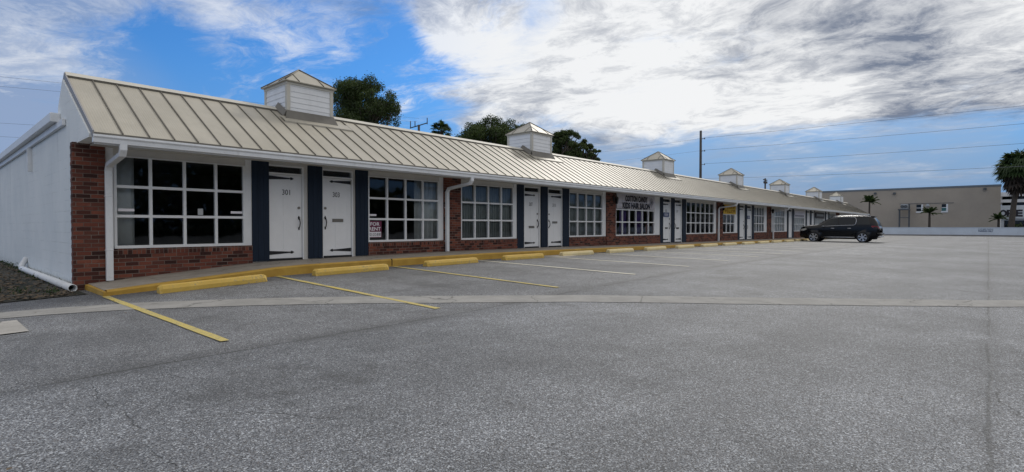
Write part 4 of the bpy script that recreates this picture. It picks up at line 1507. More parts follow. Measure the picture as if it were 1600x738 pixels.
proto = None
stop_labels = [
    'bright yellow wheel stop below the first big window, leftmost of its row',
    'yellow wheel stop in front of doors 301 and 303, chipped at its left end',
    'yellow wheel stop below the second downspout, third from the left',
    'yellow wheel stop below the window right of the second downspout',
    'yellow wheel stop left of the pale concrete patch',
    'pale yellow wheel stop just right of the pale concrete patch',
    'pale yellow wheel stop below the left part of the hair salon window',
    'pale yellow wheel stop below the right part of the hair salon window',
    'pale yellow wheel stop below the door with the blue notice, right of the salon',
    'pale yellow wheel stop below the dark window right of the salon doors',
    'pale yellow wheel stop below the fourth brick pillar',
    'pale yellow wheel stop below the yellow banner',
    'pale yellow wheel stop below the doors right of the yellow banner',
    'pale yellow wheel stop left of the fifth brick pillar',
    'pale yellow wheel stop just left of the black car nose',
    'pale yellow wheel stop under the nose of the black car',
]
for i, lab in enumerate(stop_labels):
    cxs = 3.52 + 2.84 * i if i else 3.60
    yc = 10.30
    if proto is None:
        proto = make_stop().build('wheel_stop', M['stop_yellow'])
        bevel(proto, 0.008, 2)
        o = proto
    else:
        o = proto.copy()
        COL.objects.link(o)
        if i >= 4:                          # farther ones get a paler yellow, sky reflection put into the colour
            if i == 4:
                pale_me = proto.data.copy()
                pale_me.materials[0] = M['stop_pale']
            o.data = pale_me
    o.location = (cxs, yc + random.uniform(-0.04, 0.04), ground(cxs, yc) - 0.004)
    tilt = (ground(cxs + 0.8, yc) - ground(cxs - 0.8, yc)) / 1.6
    o.rotation_euler = (0, -math.atan(tilt), R(random.uniform(-1.2, 1.2)))
    tag(o, lab, 'wheel stop', 'yellow wheel stops along the kerb')


# ------------------------------------------------------------------ the car
def make_car(cx, cy):
    gz = ground(cx, cy)
    t = thing('parked_car', 'black five door car parked nose in towards the shops', 'car', (cx, cy, gz))
    Lc = 4.85
    # u: 0 rear .. Lc nose ; stations: u, z_bottom, z_belt, z_top, w_belt, w_top
    S = [
        (0.00, 0.52, 0.84, 0.90, 0.70, 0.62), (0.06, 0.36, 0.98, 1.06, 0.86, 0.72), (0.14, 0.31, 1.08, 1.28, 0.905, 0.70), (0.30, 0.29, 1.11, 1.52, 0.93, 0.68), (0.42, 0.28, 1.12, 1.665, 0.935, 0.665),
        (0.70, 0.27, 1.12, 1.705, 0.945, 0.665), (1.20, 0.26, 1.11, 1.735, 0.95, 0.665), (1.80, 0.25, 1.10, 1.75, 0.955, 0.67), (2.40, 0.25, 1.08, 1.735, 0.955, 0.665), (2.75, 0.25, 1.065, 1.69, 0.95, 0.65),
        (3.05, 0.25, 1.055, 1.56, 0.945, 0.64), (3.35, 0.25, 1.045, 1.37, 0.945, 0.66), (3.62, 0.25, 1.03, 1.20, 0.94, 0.70), (3.78, 0.25, 1.02, 1.13, 0.94, 0.74), (4.15, 0.26, 1.00, 1.115, 0.93, 0.76),
        (4.45, 0.27, 0.97, 1.08, 0.91, 0.76), (4.66, 0.28, 0.92, 1.03, 0.86, 0.72), (4.78, 0.31, 0.84, 0.96, 0.80, 0.68), (4.85, 0.38, 0.74, 0.82, 0.72, 0.62)]

    def ring(s_):
        u, zb, zs, zt, ws, wt = s_
        zt *= 1.06; zs *= 1.05
        mid = zb + (zs - zb) * 0.5
        half = [(0, zb), (ws * 0.80, zb), (ws * 0.955, zb + 0.05), (ws * 0.985, zb + (zs - zb) * 0.25), (ws * 1.0, mid), (ws * 0.995, zb + (zs - zb) * 0.78), (ws * 0.955, zs),
                (wt + (ws * 0.955 - wt) * 0.08, zs + (zt - zs) * 0.86), (wt * 0.93, zt - (zt - zs) * 0.04), (wt * 0.6, zt), (0, zt + 0.012)]
        return half

    def P_(u, x, z):                        # car frame to world: nose towards +Y
        return (cx + x, cy - Lc / 2 + u, gz + z)

    rings = [ring(s_) for s_ in S]
    m = len(rings[0])
    mb = MB()
    vs = []
    for s_, r_ in zip(S, rings):
        loop = [(-x, z) for x, z in r_] + [(x, z) for x, z in reversed(r_[1:-1])]
        vs += [P_(s_[0], x, z) for x, z in loop]
    k = 2 * m - 2
    fs = []
    for i in range(len(S) - 1):
        for q in range(k):
            fs.append((i * k + q, i * k + (q + 1) % k, (i + 1) * k + (q + 1) % k, (i + 1) * k + q))
    fs.append(tuple(range(k)))
    fs.append(tuple(range((len(S) - 1) * k + k - 1, (len(S) - 1) * k - 1, -1)))
    mb.add(vs, fs, True)
    body = mb.build('body', M['car'], t)
    # wheel arches
    uw = (0.95, 3.91)
    cut = MB()
    for u in uw:
        cut.cyl(P_(u, -1.2, 0.36), P_(u, -0.60, 0.36), 0.415, 28)
        cut.cyl(P_(u, 0.60, 0.36), P_(u, 1.2, 0.36), 0.415, 28)
    co = cut.build('cutter', M['car'], t)
    bpy.context.view_layer.update()
    md = body.modifiers.new('arch', 'BOOLEAN'); md.object = co; md.operation = 'DIFFERENCE'; md.solver = 'EXACT'
    bpy.context.view_layer.update()
    dg = bpy.context.evaluated_depsgraph_get()
    me = bpy.data.meshes.new_from_object(body.evaluated_get(dg))
    body.modifiers.clear()
    body.data = me
    bpy.data.objects.remove(co)

    def sidept(u, f_):
        """point on the side of the glasshouse: f 0 belt .. 1 cantrail"""
        us = [s_[0] for s_ in S]
        zs = np.interp(u, us, [r_[6][1] for r_ in rings]); xs_ = np.interp(u, us, [r_[6][0] for r_ in rings])
        zt = np.interp(u, us, [r_[7][1] for r_ in rings]); xt = np.interp(u, us, [r_[7][0] for r_ in rings])
        return xs_ + (xt - xs_) * f_, zs + (zt - zs) * f_

    def patch(u_bot0, u_bot1, u_top0, u_top1, f0, f1, side, off=0.012):
        mbp = MB()
        n_ = 8
        vs = []
        for i in range(n_ + 1):
            for (ua, ub, f_) in ((u_bot0, u_bot1, f0), (u_top0, u_top1, f1)):
                u = ua + (ub - ua) * i / n_
                x, z = sidept(u, f_)
                vs.append(P_(u, side * (x + off), z + 0.002))
        mbp.add(vs, [(2 * i, 2 * i + 2, 2 * i + 3, 2 * i + 1) for i in range(n_)], True)
        return mbp
    for side in (-1, 1):
        for (a0, a1, b0, b1) in ((2.42, 3.42, 2.42, 2.92), (1.42, 2.36, 1.42, 2.36), (0.52, 1.30, 0.66, 1.30)):
            patch(a0, a1, b0, b1, 0.07, 0.95, side).build('side_window', M['car_glass'], t)
    # chrome arc round the rear of the side glass and along the belt
    for side in (-1, 1):
        c = MB()
        pts = []
        for u, f_ in ((3.45, 0.05), (2.9, 0.03), (2.4, 0.03), (1.9, 0.03), (1.45, 0.04), (1.36, 0.2), (1.33, 0.5), (1.36, 0.8), (1.45, 0.97), (1.9, 1.0), (2.4, 1.0), (2.85, 1.0)):
            x, z = sidept(u, f_)
            pts.append(P_(u, side * (x + 0.014), z))
        c.tube(pts, 0.011, 5)
        c.build('window_trim', M['chrome'], t)
        c = MB()
        c.tube([P_(u, side * 0.955, 0.345) for u in (1.40, 2.0, 2.8, 3.42)], 0.018, 6)
        c.build('sill_trim', M['chrome'], t)
        for u in (1.62, 2.62):
            c = MB()
            c.tube([P_(u, side * 0.95, 0.96), P_(u + 0.02, side * 0.985, 0.965), P_(u + 0.20, side * 0.985, 0.965), P_(u + 0.22, side * 0.95, 0.96)], 0.014, 6)
            c.build('door_handle', M['chrome'], t)
        c = MB()
        c.tube([P_(u, side * x_, z_) for u, x_, z_ in ((0.62, 0.62, 1.74), (0.7, 0.635, 1.80), (1.3, 0.64, 1.865), (2.2, 0.64, 1.865), (2.62, 0.635, 1.81), (2.7, 0.62, 1.76))], 0.016, 6)
        c.build('roof_rail', M['chrome'], t)
        # mirror
        c = MB()
        c.tube([P_(3.30, side * 0.92, 1.08), P_(3.31, side * 1.0, 1.10)], 0.025, 6)
        c.add([P_(3.24, side * 0.97, 1.05), P_(3.24, side * 1.15, 1.07), P_(3.24, side * 1.14, 1.19), P_(3.24, side * 0.98, 1.18),
               P_(3.38, side * 0.99, 1.07), P_(3.36, side * 1.12, 1.08), P_(3.36, side * 1.11, 1.17), P_(3.38, side * 1.0, 1.16)],
              [(0, 1, 2, 3), (4, 7, 6, 5), (0, 4, 5, 1), (1, 5, 6, 2), (2, 6, 7, 3), (3, 7, 4, 0)])
        c.build('wing_mirror', M['chrome'] if side < 0 else M['car'], t)
        # lamps
        c = MB()
        poly = [(0.02, 0.98), (0.10, 1.10), (0.42, 1.15), (0.46, 1.08), (0.30, 0.97), (0.04, 0.92)]
        def lampx(p):
            us = [s_[0] for s_ in S]
            return np.interp(p[0], us, [s_[4] for s_ in S]) * 0.99
        c.add([P_(p[0], side * (lampx(p) + 0.012), p[1]) for p in poly] + [P_(p[0] - 0.012, side * (lampx(p) * 0.80), p[1]) for p in poly[:2] + poly[-1:]],
              [(0, 1, 2, 3, 4, 5), (0, 6, 7, 1), (0, 5, 8, 6)])
        c.build('tail_light', M['tail'], t)
        c = MB()
        poly = [(4.80, 0.78), (4.74, 0.91), (4.40, 0.97), (4.34, 0.90), (4.58, 0.79)]
        c.add([P_(p[0], side * (np.interp(p[0], [s_[0] for s_ in S], [s_[4] for s_ in S]) + 0.012), p[1]) for p in poly], [(0, 1, 2, 3, 4)])
        c.build('headlight', M['head'], t)
        # door shut lines
        c = MB()
        for u in (1.38, 2.39, 3.45):
            c.tube([P_(u + dq, side * (np.interp(z_, [0.30, 0.7, 1.05], [0.935, 0.958, 0.915])), z_) for dq, z_ in ((0, 0.36), (0.0, 0.7), (0.01, 1.04))], 0.004, 4)
        c.build('shut_line', M['dark_slot'], t)
    # rear glass, windscreen
    c = MB()
    c.add([P_(0.118, -0.60, 1.16), P_(0.118, 0.60, 1.16), P_(0.375, 0.56, 1.69), P_(0.375, -0.56, 1.69)], [(0, 3, 2, 1)])
    c.build('rear_window', M['chrome'] if False else M['car_glass'], t)
    c = MB()
    c.add([P_(2.80, -0.58, 1.79), P_(2.80, 0.58, 1.79), P_(3.66, 0.66, 1.265), P_(3.66, -0.66, 1.265)], [(0, 1, 2, 3)])
    ws_ = c.build('windscreen', M['car_glass'], t)
    # bumpers, plate, exhaust valance
    c = MB()
    c.tube([P_(0.16, -0.91, 0.58), P_(-0.01, -0.74, 0.58), P_(-0.05, 0, 0.58), P_(-0.01, 0.74, 0.58), P_(0.16, 0.91, 0.58)], 0.085, 8)
    c.build('rear_bumper', M['car'], t)
    c = MB()
    c.tube([P_(0.05, -0.87, 0.40), P_(-0.02, -0.72, 0.40), P_(-0.05, 0, 0.40), P_(-0.02, 0.72, 0.40), P_(0.05, 0.87, 0.40)], 0.04, 6)
    c.build('bumper_trim', M['silver'], t)
    c = MB()
    c.tube([P_(4.62, -0.84, 0.48), P_(4.82, -0.62, 0.48), P_(4.90, 0, 0.48), P_(4.82, 0.62, 0.48), P_(4.62, 0.84, 0.48)], 0.09, 8)
    c.build('front_bumper', M['car'], t)
    c = MB()
    c.box(*(cx - 0.26, cx + 0.26), cy - Lc / 2 + 0.0, cy - Lc / 2 + 0.03, gz + 0.82, gz + 0.96)
    c.build('number_plate', M['sign_white'], t)
    c = MB()
    c.box(cx - 0.62, cx + 0.62, cy - Lc / 2 + 0.33, cy - Lc / 2 + 0.52, gz + 1.76, gz + 1.79)
    c.build('roof_spoiler', M['car'], t)
    # underbody
    c = MB()
    c.box(cx - 0.62, cx + 0.62, cy - Lc / 2 + 0.3, cy + Lc / 2 - 0.3, gz + 0.21, gz + 0.36)
    c.build('underbody', M['black_rubber'], t)
    # wheels
    for side in (-1, 1):
        for u in uw:
            zc = 0.355
            tyre = MB()
            prof = [(0.255, 0.235), (0.30, 0.222), (0.345, 0.235), (0.362, 0.25), (0.365, 0.30), (0.362, 0.43), (0.345, 0.455), (0.30, 0.462), (0.255, 0.452)]
            sg = 36
            vs = []
            for q in range(sg):
                a_ = 2 * math.pi * q / sg
                for (r_, w_) in prof:
                    vs.append(P_(u + r_ * math.cos(a_), side * (1.175 - 0.22 - 0.462 + w_), zc + r_ * math.sin(a_)))
            n_ = len(prof)
            fs = [(q * n_ + j, ((q + 1) % sg) * n_ + j, ((q + 1) % sg) * n_ + j + 1, q * n_ + j + 1) for q in range(sg) for j in range(n_ - 1)]
            tyre.add(vs, fs, True)
            xo = 1.175 - 0.22
            wheel = tyre.build('wheel', M['black_rubber'], t)
            rim = MB()
            # barrel
            vs = []
            for q in range(sg):
                a_ = 2 * math.pi * q / sg
                for (r_, x_) in ((0.262, xo - 0.008), (0.245, xo - 0.012), (0.225, xo - 0.06), (0.0, xo - 0.075)):
                    vs.append(P_(u + r_ * math.cos(a_), side * x_, zc + r_ * math.sin(a_)))
            fs = [(q * 4 + j, ((q + 1) % sg) * 4 + j, ((q + 1) % sg) * 4 + j + 1, q * 4 + j + 1) for q in range(sg) for j in range(1)]
            rim.add(vs, fs, True)
            for q in range(6):
                a_ = 2 * math.pi * q / 6 + 0.3
                ca, sa = math.cos(a_), math.sin(a_)
                sp = []
                for (r_, hw_) in ((0.03, 0.035), (0.12, 0.030), (0.252, 0.055)):
                    for sg_ in (-1, 1):
                        sp.append((r_ * ca - sg_ * hw_ * sa, r_ * sa + sg_ * hw_ * ca, 0.012 if r_ > 0.2 else 0.0))
                front = [P_(u + p[0], side * (xo - 0.018 + p[2] * 0.5), zc + p[1]) for p in sp]
                back = [P_(u + p[0], side * (xo - 0.05), zc + p[1]) for p in sp]
                rim.add(front + back, [(0, 1, 3, 2), (2, 3, 5, 4), (0, 2, 8, 6), (2, 4, 10, 8), (1, 7, 9, 3), (3, 9, 11, 5)])
            rim.cyl(P_(u, side * (xo - 0.05), zc), P_(u, side * (xo - 0.006), zc), 0.045, 12)
            rim.build('rim', M['silver'], wheel)
            dk = MB()
            dk.cyl(P_(u, side * (xo - 0.14), zc), P_(u, side * (xo - 0.075), zc), 0.25, 24)
            dk.build('brake_disc', M['black_rubber'], wheel)
    return t


make_car(43.95, 7.86)


# ------------------------------------------------------------------ trees
def oak(x, y, top, crown_w, crown_h, label, n_clump=34, leaves=420, leaf=0.10, lobes=None, seed=0, name='oak_tree'):
    rs = np.random.default_rng(seed + 100)
    gz = ground(x, y) - 0.3
    t = thing(name, label, 'tree', (x, y, gz), 'oak trees behind the shops')
    cz = top - crown_h / 2
    base = np.array([x, y, gz])
    # limbs
    tr = MB()
    fork = cz - crown_h * 0.42
    tr.tube([(x, y, gz), (x + 0.1, y, (gz + fork) / 2), (x, y + 0.1, fork)], 0.38, 10, True, 0.26)
    cl = []
    k = 0
    while len(cl) < n_clump:
        d = rs.normal(size=3); d /= np.linalg.norm(d)
        r_ = rs.random() ** 0.33
        c = np.array([x, y, cz]) + d * r_ * np.array([crown_w / 2 * 0.84, crown_w / 2 * 0.84, crown_h / 2 * 0.84])
        cl.append((c, rs.uniform(0.065, 0.135) * crown_w * (1.2 - 0.45 * r_)))
    for c, r_ in cl:
        p0 = np.array([x, y + 0.1, fork - 0.2])
        mid = (p0 + c) / 2 + rs.normal(size=3) * 0.25 + np.array([0, 0, 0.2])
        tr.tube([tuple(p0), tuple(mid), tuple(c)], 0.11, 5, False, 0.025)
    tr.build('trunk', M['bark'], t)
    C_, Nn, Sz = [], [], []
    for c, r_ in cl:
        n_ = int(leaves * (r_ / (0.10 * crown_w)) ** 2)
        d = rs.normal(size=(n_, 3)); d /= np.linalg.norm(d, axis=1)[:, None]
        rr = r_ * (0.35 + 0.65 * rs.random(n_) ** 0.55) * (1 + 0.28 * rs.normal(size=n_) * (rs.random(n_) < 0.4))
        # twiggy sprays: shift leaves along a few preferred directions
        pts = c + d * rr[:, None] * np.array([1.0, 1.0, 0.82])
        C_.append(pts); Nn.append(d + rs.normal(size=(n_, 3)) * 0.8); Sz.append(rs.uniform(0.6, 1.4, n_) * leaf)
    C_, Nn, Sz = np.concatenate(C_), np.concatenate(Nn), np.concatenate(Sz)
    Nn /= np.linalg.norm(Nn, axis=1)[:, None]
    quads_object('crown', C_, Nn, Sz, M['oak_leaf'], t, (x, y, gz))
    return t


def at(px, t_):
    """world xy at forward depth t_ under a column of the photo"""
    c, s = math.cos(YAW), math.sin(YAW)
    u = (px - CX) / FPX
    return (c + s * u) * t_, (s - c * u) * t_


def ztop(py, t_):
    return E + (354 - py) / FPX * t_


x, y = at(568, 42)
oak(x, y, ztop(112, 42), 6.7, 6.4, 'dark green oak tree rising behind the first cupola', 120, 620, 0.065, seed=1)
x, y = at(765, 50)
oak(x, y, ztop(180, 50), 7.6, 5.4, 'wide oak crown showing above the roof left of the second cupola', 130, 560, 0.075, seed=2)
x, y = at(808, 52)
oak(x, y, ztop(187, 52), 5.6, 5.2, 'oak crown mostly hidden behind the second cupola', 80, 520, 0.075, seed=3)
x, y = at(882, 52)
oak(x, y, ztop(198, 52), 4.6, 4.6, 'rounded oak crown just right of the second cupola', 70, 520, 0.075, seed=4)
x, y = at(917, 54)
oak(x, y, ztop(212, 54), 3.0, 4.0, 'smallest oak crown, lowest and rightmost above the roof', 45, 480, 0.075, seed=5)


# palms
def palm(name, label, px, t_, py_top, py_base, crown_r, kind='fan', trunk_r=0.16, lean=(0, 0), n_frond=34, skirt=False, group=None, xy=None):
    x, y = at(px, t_) if xy is None else xy
    gz = ground(x, y)
    top = ztop(py_top, t_)
    rs = random.Random(px)
    t = thing(name, label, 'palm tree', (x, y, gz), group)
    hz = top - crown_r * 0.62
    hx, hy = x + lean[0], y + lean[1]
    tr = MB()
    pts = [(x + lean[0] * q ** 1.4, y + lean[1] * q ** 1.4, gz - 0.2 + (hz - gz + 0.2) * q) for q in (0, 0.2, 0.4, 0.6, 0.8, 1.0)]
    tr.tube(pts, trunk_r * 1.25, 10, True, trunk_r * 0.85)
    tr.build('trunk', M['palm_bark'], t)
    fr = MB()

    def frond(mb, az, el, length, droop, blades, bw):
        d = Vector((math.cos(az) * math.cos(el), math.sin(az) * math.cos(el), math.sin(el)))
        p0 = Vector((hx, hy, hz))
        p1 = p0 + d * length * 0.5
        side = d.cross(Vector((0, 0, 1)))
        if side.length < 0.05:
            side = Vector((1, 0, 0))
        side.normalize()
        mb.tube([tuple(p0), tuple(p1)], 0.02, 4, False)
        if kind == 'fan':
            for k in range(blades):
                a = (k / (blades - 1) - 0.5) * R(190)
                dd = (d * math.cos(a) + side * math.sin(a)).normalized()
                tip = p1 + dd * length * 0.55 + Vector((0, 0, -droop * rs.uniform(0.6, 1.3)))
                mid = p1 + dd * length * 0.30 + Vector((0, 0, -droop * 0.12))
                w_ = dd.cross(Vector((rs.uniform(-.5, .5), rs.uniform(-.5, .5), 1))).normalized() * bw
                mb.add([p1, mid + w_, tip, mid - w_], [(0, 1, 2, 3)])
        else:
            for k in range(blades):
                q = 0.15 + 0.85 * k / blades
                base = p0 + d * length * q + Vector((0, 0, -droop * q * q))
                for sg in (-1, 1):
                    tip = base + (side * sg * 0.8 + d * 0.6).normalized() * length * 0.30 * (1.1 - 0.6 * q) + Vector((0, 0, -0.12 * length))
                    w_ = d * bw * 1.3
                    mb.add([base - w_, base + w_, tip], [(0, 1, 2)])
    for k in range(n_frond):
        az = k * 2.399 + rs.uniform(-.2, .2)
        el = R(rs.uniform(-25, 80)) if kind == 'fan' else R(rs.uniform(0, 70))
        frond(fr, az, el, crown_r * rs.uniform(0.85, 1.05), crown_r * rs.uniform(0.15, 0.4), 15, 0.045 * crown_r)
    fr.build('crown', M['palm_leaf'], t)
    if skirt:
        sk = MB()
        hz2 = hz
        for k in range(120):
            hz = hz2 - rs.uniform(0.0, 1.7)
            az = k * 2.399
            frond(sk, az, R(rs.uniform(-70, -5)), crown_r * rs.uniform(0.5, 0.78), crown_r * 0.22, 9, 0.06 * crown_r)
        hz = hz2
        sk.build('dead_fronds', M['thatch'], t)
    return t


palm('palm_tree', 'tall palm with a brown skirt of dead fronds at the right edge', 1579, 68.5, 241, 355, 2.75, 'fan', 0.27, (0.5, -0.75), 90, True)
palm('palm_tree', 'small feathery palm against the beige building above the car', 1358, 79.5, 306, 350, 1.55, 'feather', 0.12, (0, 0), 22, group='small palms by the beige building')
palm('palm_tree', 'small feathery palm between the two windows of the beige building', 1452, 75.3, 323, 355, 1.45, 'feather', 0.14, (0, 0), 20, group='small palms by the beige building')
palm('palm_tree', 'shortest palm at the right corner of the beige building', 1560, 70.0, 333, 355, 1.2, 'feather', 0.13, (0, 0), 18, group='small palms by the beige building')
palm('palm_tree', 'distant palm top peeking over the roof left of the oak crowns', 690, 62, 193, 300, 1.5, 'fan', 0.2, (0, 0), 30)

# ------------------------------------------------------------------ far wall, beige building, corner store
gfar = ground(91, 0)
w = MB()
w.box(91.0, 91.25, -60, 26, gfar - 0.3, Z(-0.15))
LW = w.build('boundary_wall', M['low_wall'], None, (91.1, -17, gfar))
tag(LW, 'low pale blue painted boundary wall at the far end of the lot', 'wall')
w = MB()
w.box(90.955, 91.30, -60, 26, Z(-0.15), Z(-0.11))
w.build('coping', M['low_wall'], LW)
struct((lambda m: m.build('far_kerb', M['grey_kerb']))(MB().box(90.35, 90.99, -60, 26, gfar - 0.2, gfar + 0.17)))
t_ = MB()
x_, y0_ = at(1528, 1)[0], 0
yA = 91.0 * at(1528.5, 1)[1] / at(1528.5, 1)[0]
yB_ = 91.0 * at(1552, 1)[1] / at(1552, 1)[0]
yc_ = (yA + yB_) / 2
wl = abs(yA - yB_)
put_text(t_, 'CUSTOMER PARKING', 90.993, yc_, Z(-0.36), 0.15, wl, 0.01, facing='-x')
put_text(t_, 'PARKING ONLY', 90.993, yc_, Z(-0.60), 0.22, wl, 0.03, facing='-x')
t_.build('lettering', M['sign_blue'], LW)

GB = thing('beige_building', 'plain beige building with two small windows across the end of the lot', 'building', (100, 10, Z(-1.27)))
w = MB()
w.box(100, 124, -1.25, 21.0, Z(-1.5), Z(5.78))
w.build('walls', M['far_beige'], GB)
w = MB()
w.box(99.93, 124.07, -1.32, 21.07, Z(5.58), Z(5.82))
w.build('coping', M['far_coping'], GB)
w = MB()
w.box(99.5, 118, 21.08, 34, Z(-1.5), Z(4.6))
w.box(99.4, 118.1, 21.07, 34.1, Z(3.9), Z(4.05))
w.build('side_wing', M['far_beige'], GB)
w = MB()
w.box(99.95, 99.998, -1.2, 21, Z(-1.4), Z(-0.25))
w.build('base_band', M['grey_kerb'], GB)


def on_plane(px, X):
    a_, b_ = at(px, 1)
    return X * b_ / a_


for (pa, pb, za, zb_, lower, upper) in ((1431.5, 1439, 3.25, 2.25, 'car_glass', 'car_glass'), (1471, 1478, 3.25, 2.25, 'teal_glass', 'car_glass')):
    ya, yb = on_plane(pa, 100), on_plane(pb, 100)
    w = MB()
    w.box(99.93, 99.998, yb - 0.2, ya + 0.06, Z(zb_) - 0.22, Z(zb_))
    w.box(99.93, 99.998, yb - 0.2, yb, Z(zb_), Z(za))
    w.box(99.93, 99.998, yb, ya, (Z(za) + Z(zb_)) / 2 - 0.04, (Z(za) + Z(zb_)) / 2 + 0.04)
    fw_ = w.build('window', M['white'], GB)
    w = MB(); w.box(99.95, 99.997, yb, ya, (Z(za) + Z(zb_)) / 2 + 0.04, Z(za))
    w.build('upper_pane', M[upper], fw_)
    w = MB(); w.box(99.95, 99.997, yb, ya, Z(zb_), (Z(za) + Z(zb_)) / 2 - 0.04)
    w.build('lower_pane', M[lower], fw_)
# conduit between the windows
w = MB()
w.box(99.96, 99.99, on_plane(1490, 100), on_plane(1405, 100), Z(3.38), Z(3.44))
w.build('conduit', M['steel_dark'], GB)
for px in (1367, 1397, 1538):
    y_ = on_plane(px, 100)
    w = MB()
    zc = Z((354 - (303 if px < 1400 else 296)) / FPX * 100 / at(px, 1)[0])
    w.box(99.75, 99.99, y_ - 0.18, y_ + 0.18, zc - 0.09, zc + 0.12)
    w.prism([(-0.18, 0.12), (0.18, 0.12), (0.10, 0.20), (-0.10, 0.20)], lambda p: (99.8, y_ + p[0], zc + p[1]), lambda p: (99.99, y_ + p[0], zc + p[1]))
    w.build('flood_light', M['steel_dark'], GB)
w = MB()
y_ = on_plane(1449, 100)
w.box(99.7, 99.99, y_ - 0.25, y_ + 0.25, Z(2.95), Z(3.10))
w.box(99.8, 99.99, y_ - 0.15, y_ + 0.15, Z(3.12), Z(3.32))
w.build('vent_hood', M['grey_unit'], GB)

# air conditioner stand
ya, yb = on_plane(1405, 98.6), on_plane(1420, 98.6)
ACS = thing('air_conditioner', 'grey air conditioning unit raised on a steel frame beside the beige building', 'air conditioner', (98.8, (ya + yb) / 2, Z(-1.27)))
w = MB()
for yy in (ya, yb):
    for xx in (98.2, 99.3):
        w.box(xx - 0.05, xx + 0.05, yy - 0.05, yy + 0.05, Z(-1.3), Z(2.6 if yy == ya else 3.4))
w.box(98.1, 99.4, yb - 0.1, ya + 0.15, Z(2.42), Z(2.60))
w.box(98.15, 98.22, yb, ya, Z(1.25), Z(1.35))
w.build('frame', M['steel_dark'], ACS)
w = MB()
w.box(98.2, 99.3, yb + 0.12, ya - 0.2, Z(2.6), Z(3.30))
bevel(w.build('unit_casing', M['grey_unit'], ACS), 0.03)
w = MB()
for q in (0.33, 0.67):
    yy = yb + (ya - yb) * q
    w.cyl((98.19, yy, Z(2.95)), (98.12, yy, Z(2.95)), 0.24, 16)
w.build('fan_grille', M['steel_dark'], ACS)

# corner store beyond
CS = thing('corner_store', 'pale store with bold black sign letters behind the tall palm', 'store', (122, -8, Z(-1.27)))
w = MB()
w.box(122, 138, -22, -1.6, Z(-1.5), Z(2.6))
w.build('walls', M['low_wall'], CS)
w = MB()
w.box(121.3, 138, -22, -1.5, Z(5.0), Z(5.7))
w.box(121.6, 138, -22, -1.5, Z(4.0), Z(4.5))
w.build('roof_band', M['white'], CS)
w = MB()
w.box(122.4, 137, -21.8, -1.7, Z(2.6), Z(5.0))
w.build('clerestory', M['car_glass'], CS)
w = MB()
w.box(121.7, 121.9, -22, -1.5, Z(1.3), Z(3.5))
SB = w.build('sign_board', M['low_wall'], CS)
t_ = MB()
for ch, pc in (('O', 1567), ('R', 1578.5), ('E', 1591.5)):
    put_text(t_, ch, 121.66, on_plane(pc, 121.6), Z(2.2), 1.15, 0.95, 0.05, facing='-x')
t_.build('lettering', M['letters'], SB)
w = MB()
w.box(121.95, 121.99, -21, -2, Z(-1.3), Z(1.0))
w.build('shop_window', M['car_glass'], CS)


# low hedge beside the tall palm
def hedge(x0, x1, y0, y1, h, name, label):
    n_ = 2600
    gz = ground(x0, y0)
    c = np.stack([rng.uniform(x0, x1, n_), rng.uniform(y0, y1, n_), gz + rng.uniform(0, h, n_) * (0.8 + 0.3 * np.sin(rng.uniform(0, 6, n_)))], axis=1)
    nn = rng.normal(size=(n_, 3)); nn /= np.linalg.norm(nn, axis=1)[:, None]
    o = quads_object(name, c, nn, rng.uniform(0.08, 0.2, n_), M['far_leaf'], None, ((x0 + x1) / 2, (y0 + y1) / 2, gz))
    return tag(o, label, 'hedge')


hedge(94.5, 96.5, -9.5, -1.9, 1.75, 'hedge', 'dark leafy hedge behind the low wall under the tall palm')

# ------------------------------------------------------------------ utility poles and wires
def pole(x, y, top, label, arm=False, arm_dir=(1, 0), r=0.17, insul=True):
    gz = ground(x, y)
    t = thing('utility_pole', label, 'utility pole', (x, y, gz), 'utility poles beyond the shops')
    p_ = MB()
    p_.tube([(x, y, gz - 0.2), (x, y, (gz + top) / 2), (x, y, top)], r * 1.15, 10, True, r * 0.9)
    p_.build('pole', M['utility'], t)
    return t


p1x, p1y = at(1094, 80)
P1 = pole(p1x, p1y, ztop(205, 80), 'tall bare wooden utility pole standing beyond the roof', r=0.19)
hs = [ztop(y_, 80) for y_ in (218, 237, 258, 281)]
w = MB()
for h_ in hs[:3]:
    w.tube([(p1x, p1y, h_ + 0.02), (p1x + 0.25, p1y - 0.5, h_ + 0.05)], 0.04, 5)
    w.cyl((p1x + 0.25, p1y - 0.5, h_ - 0.05), (p1x + 0.25, p1y - 0.5, h_ + 0.18), 0.07, 8)
w.build('insulator', M['steel_dark'], P1)
p2x, p2y = at(1195, 130)
P2 = pole(p2x, p2y, ztop(279, 130), 'distant utility pole with a crossarm between two cupolas', r=0.2)
w = MB()
w.box(p2x - 1.4, p2x + 1.4, p2y - 0.1, p2y + 0.1, ztop(281.5, 130) - 0.12, ztop(281.5, 130) + 0.1)
w.box(p2x - 0.6, p2x + 0.9, p2y - 0.25, p2y + 0.25, ztop(285, 130) - 0.3, ztop(285, 130) + 0.2)
w.build('crossarm', M['utility'], P2)
p3x, p3y = at(655, 60)
P3 = pole(p3x, p3y, ztop(196, 60), 'utility pole with tilted crossarm peeking over the ridge near the first oak', r=0.15)
w = MB()
za, zb_ = ztop(201, 60), ztop(193, 60)
xa, ya_ = at(641, 60); xb, yb_ = at(668, 60)
w.tube([(xa, ya_, za), (xb, yb_, zb_)], 0.06, 6)
for (px, z0, z1) in ((642, 190, 200), (649, 190, 198), (668, 185, 195)):
    x_, y_ = at(px, 60)
    w.tube([(x_, y_, ztop(z1, 60)), (x_, y_, ztop(z0, 60))], 0.05, 6)
w.build('crossarm', M['utility'], P3)


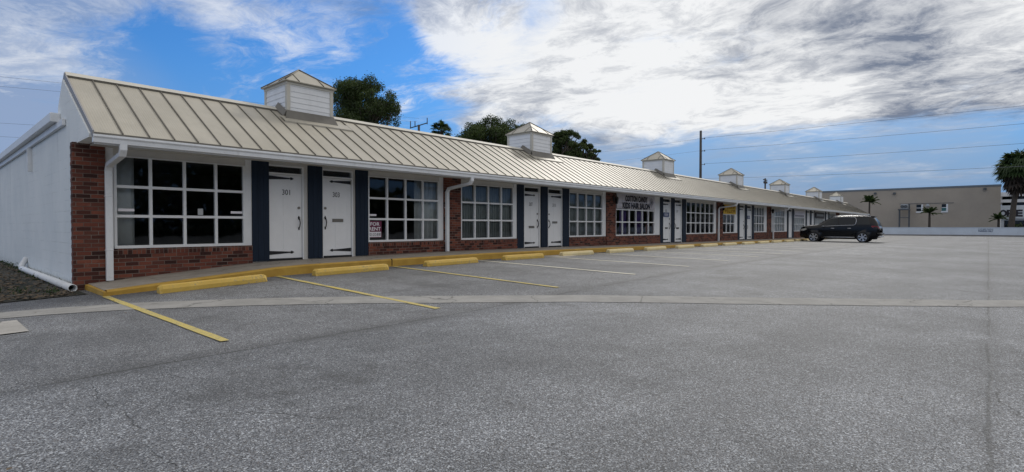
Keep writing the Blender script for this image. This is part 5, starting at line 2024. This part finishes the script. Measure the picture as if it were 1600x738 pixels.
def wire(a, b, sag, label, r=0.018):
    mb = MB()
    a, b = Vector(a), Vector(b)
    pts = []
    for i in range(25):
        q = i / 24
        p = a.lerp(b, q)
        p.z -= sag * 4 * q * (1 - q)
        pts.append(tuple(p))
    mb.tube(pts, r, 5)
    o = mb.build('power_line', M['wire'], None, tuple((a + b) / 2))
    tag(o, label, 'power line', 'power lines')
    return o


names = ['highest', 'second highest', 'third highest', 'lowest']
for k, h_ in enumerate(hs):
    wire((p1x + 0.25, p1y - 0.5, h_ + 0.15), (p1x + 1.6, p1y - 72, h_ + 0.15 + (0.0 if k < 3 else -0.3)), 0.25 + 0.1 * k, f'{names[k]} of the four wires running right from the bare pole', 0.017)
for k, h_ in enumerate(hs[:2]):
    wire((p1x + 0.25, p1y - 0.5, h_ + 0.15), (p1x - 1.0, p1y + 60, h_ + 0.15), 0.6, ['upper', 'lower'][k] + ' faint wire running left from the bare pole', 0.012)
for k, (py0, dz_) in enumerate(((118, 0.5), (133, 0.1), (190, -2.6), (211, -3.7))):
    zl = ztop(py0, 40.5)
    wire((p3x, p3y, zb_ + dz_), (-29, 64, zl + (zl - zb_ - dz_) * 1.0), 0.15, ['topmost', 'second', 'third', 'bottom'][k] + ' of the four wires left of the white end wall', 0.009)

# ------------------------------------------------------------------ the far side of the street behind the camera (seen in the window glass)
n_ = 90000
cx_ = rng.uniform(-60, 330, n_)
cz_h = np.interp(cx_, [-60, 20, 44, 55, 70, 120, 330], [12, 14, 11, 6.5, 5.0, 6.0, 11]) + 1.6 * np.sin(cx_ * 0.33 + 1) + 0.9 * np.sin(cx_ * 1.1)
cc = np.stack([cx_, rng.uniform(-64, -54, n_), rng.random(n_) * cz_h], axis=1)
nn = rng.normal(size=(n_, 3)); nn /= np.linalg.norm(nn, axis=1)[:, None]
o = quads_object('distant_trees', cc, nn, rng.uniform(0.35, 0.85, n_), M['far_leaf'], None, (20, -58, 0))
tag(o, 'belt of trees across the street mirrored in the shop windows', 'trees', kind='stuff')
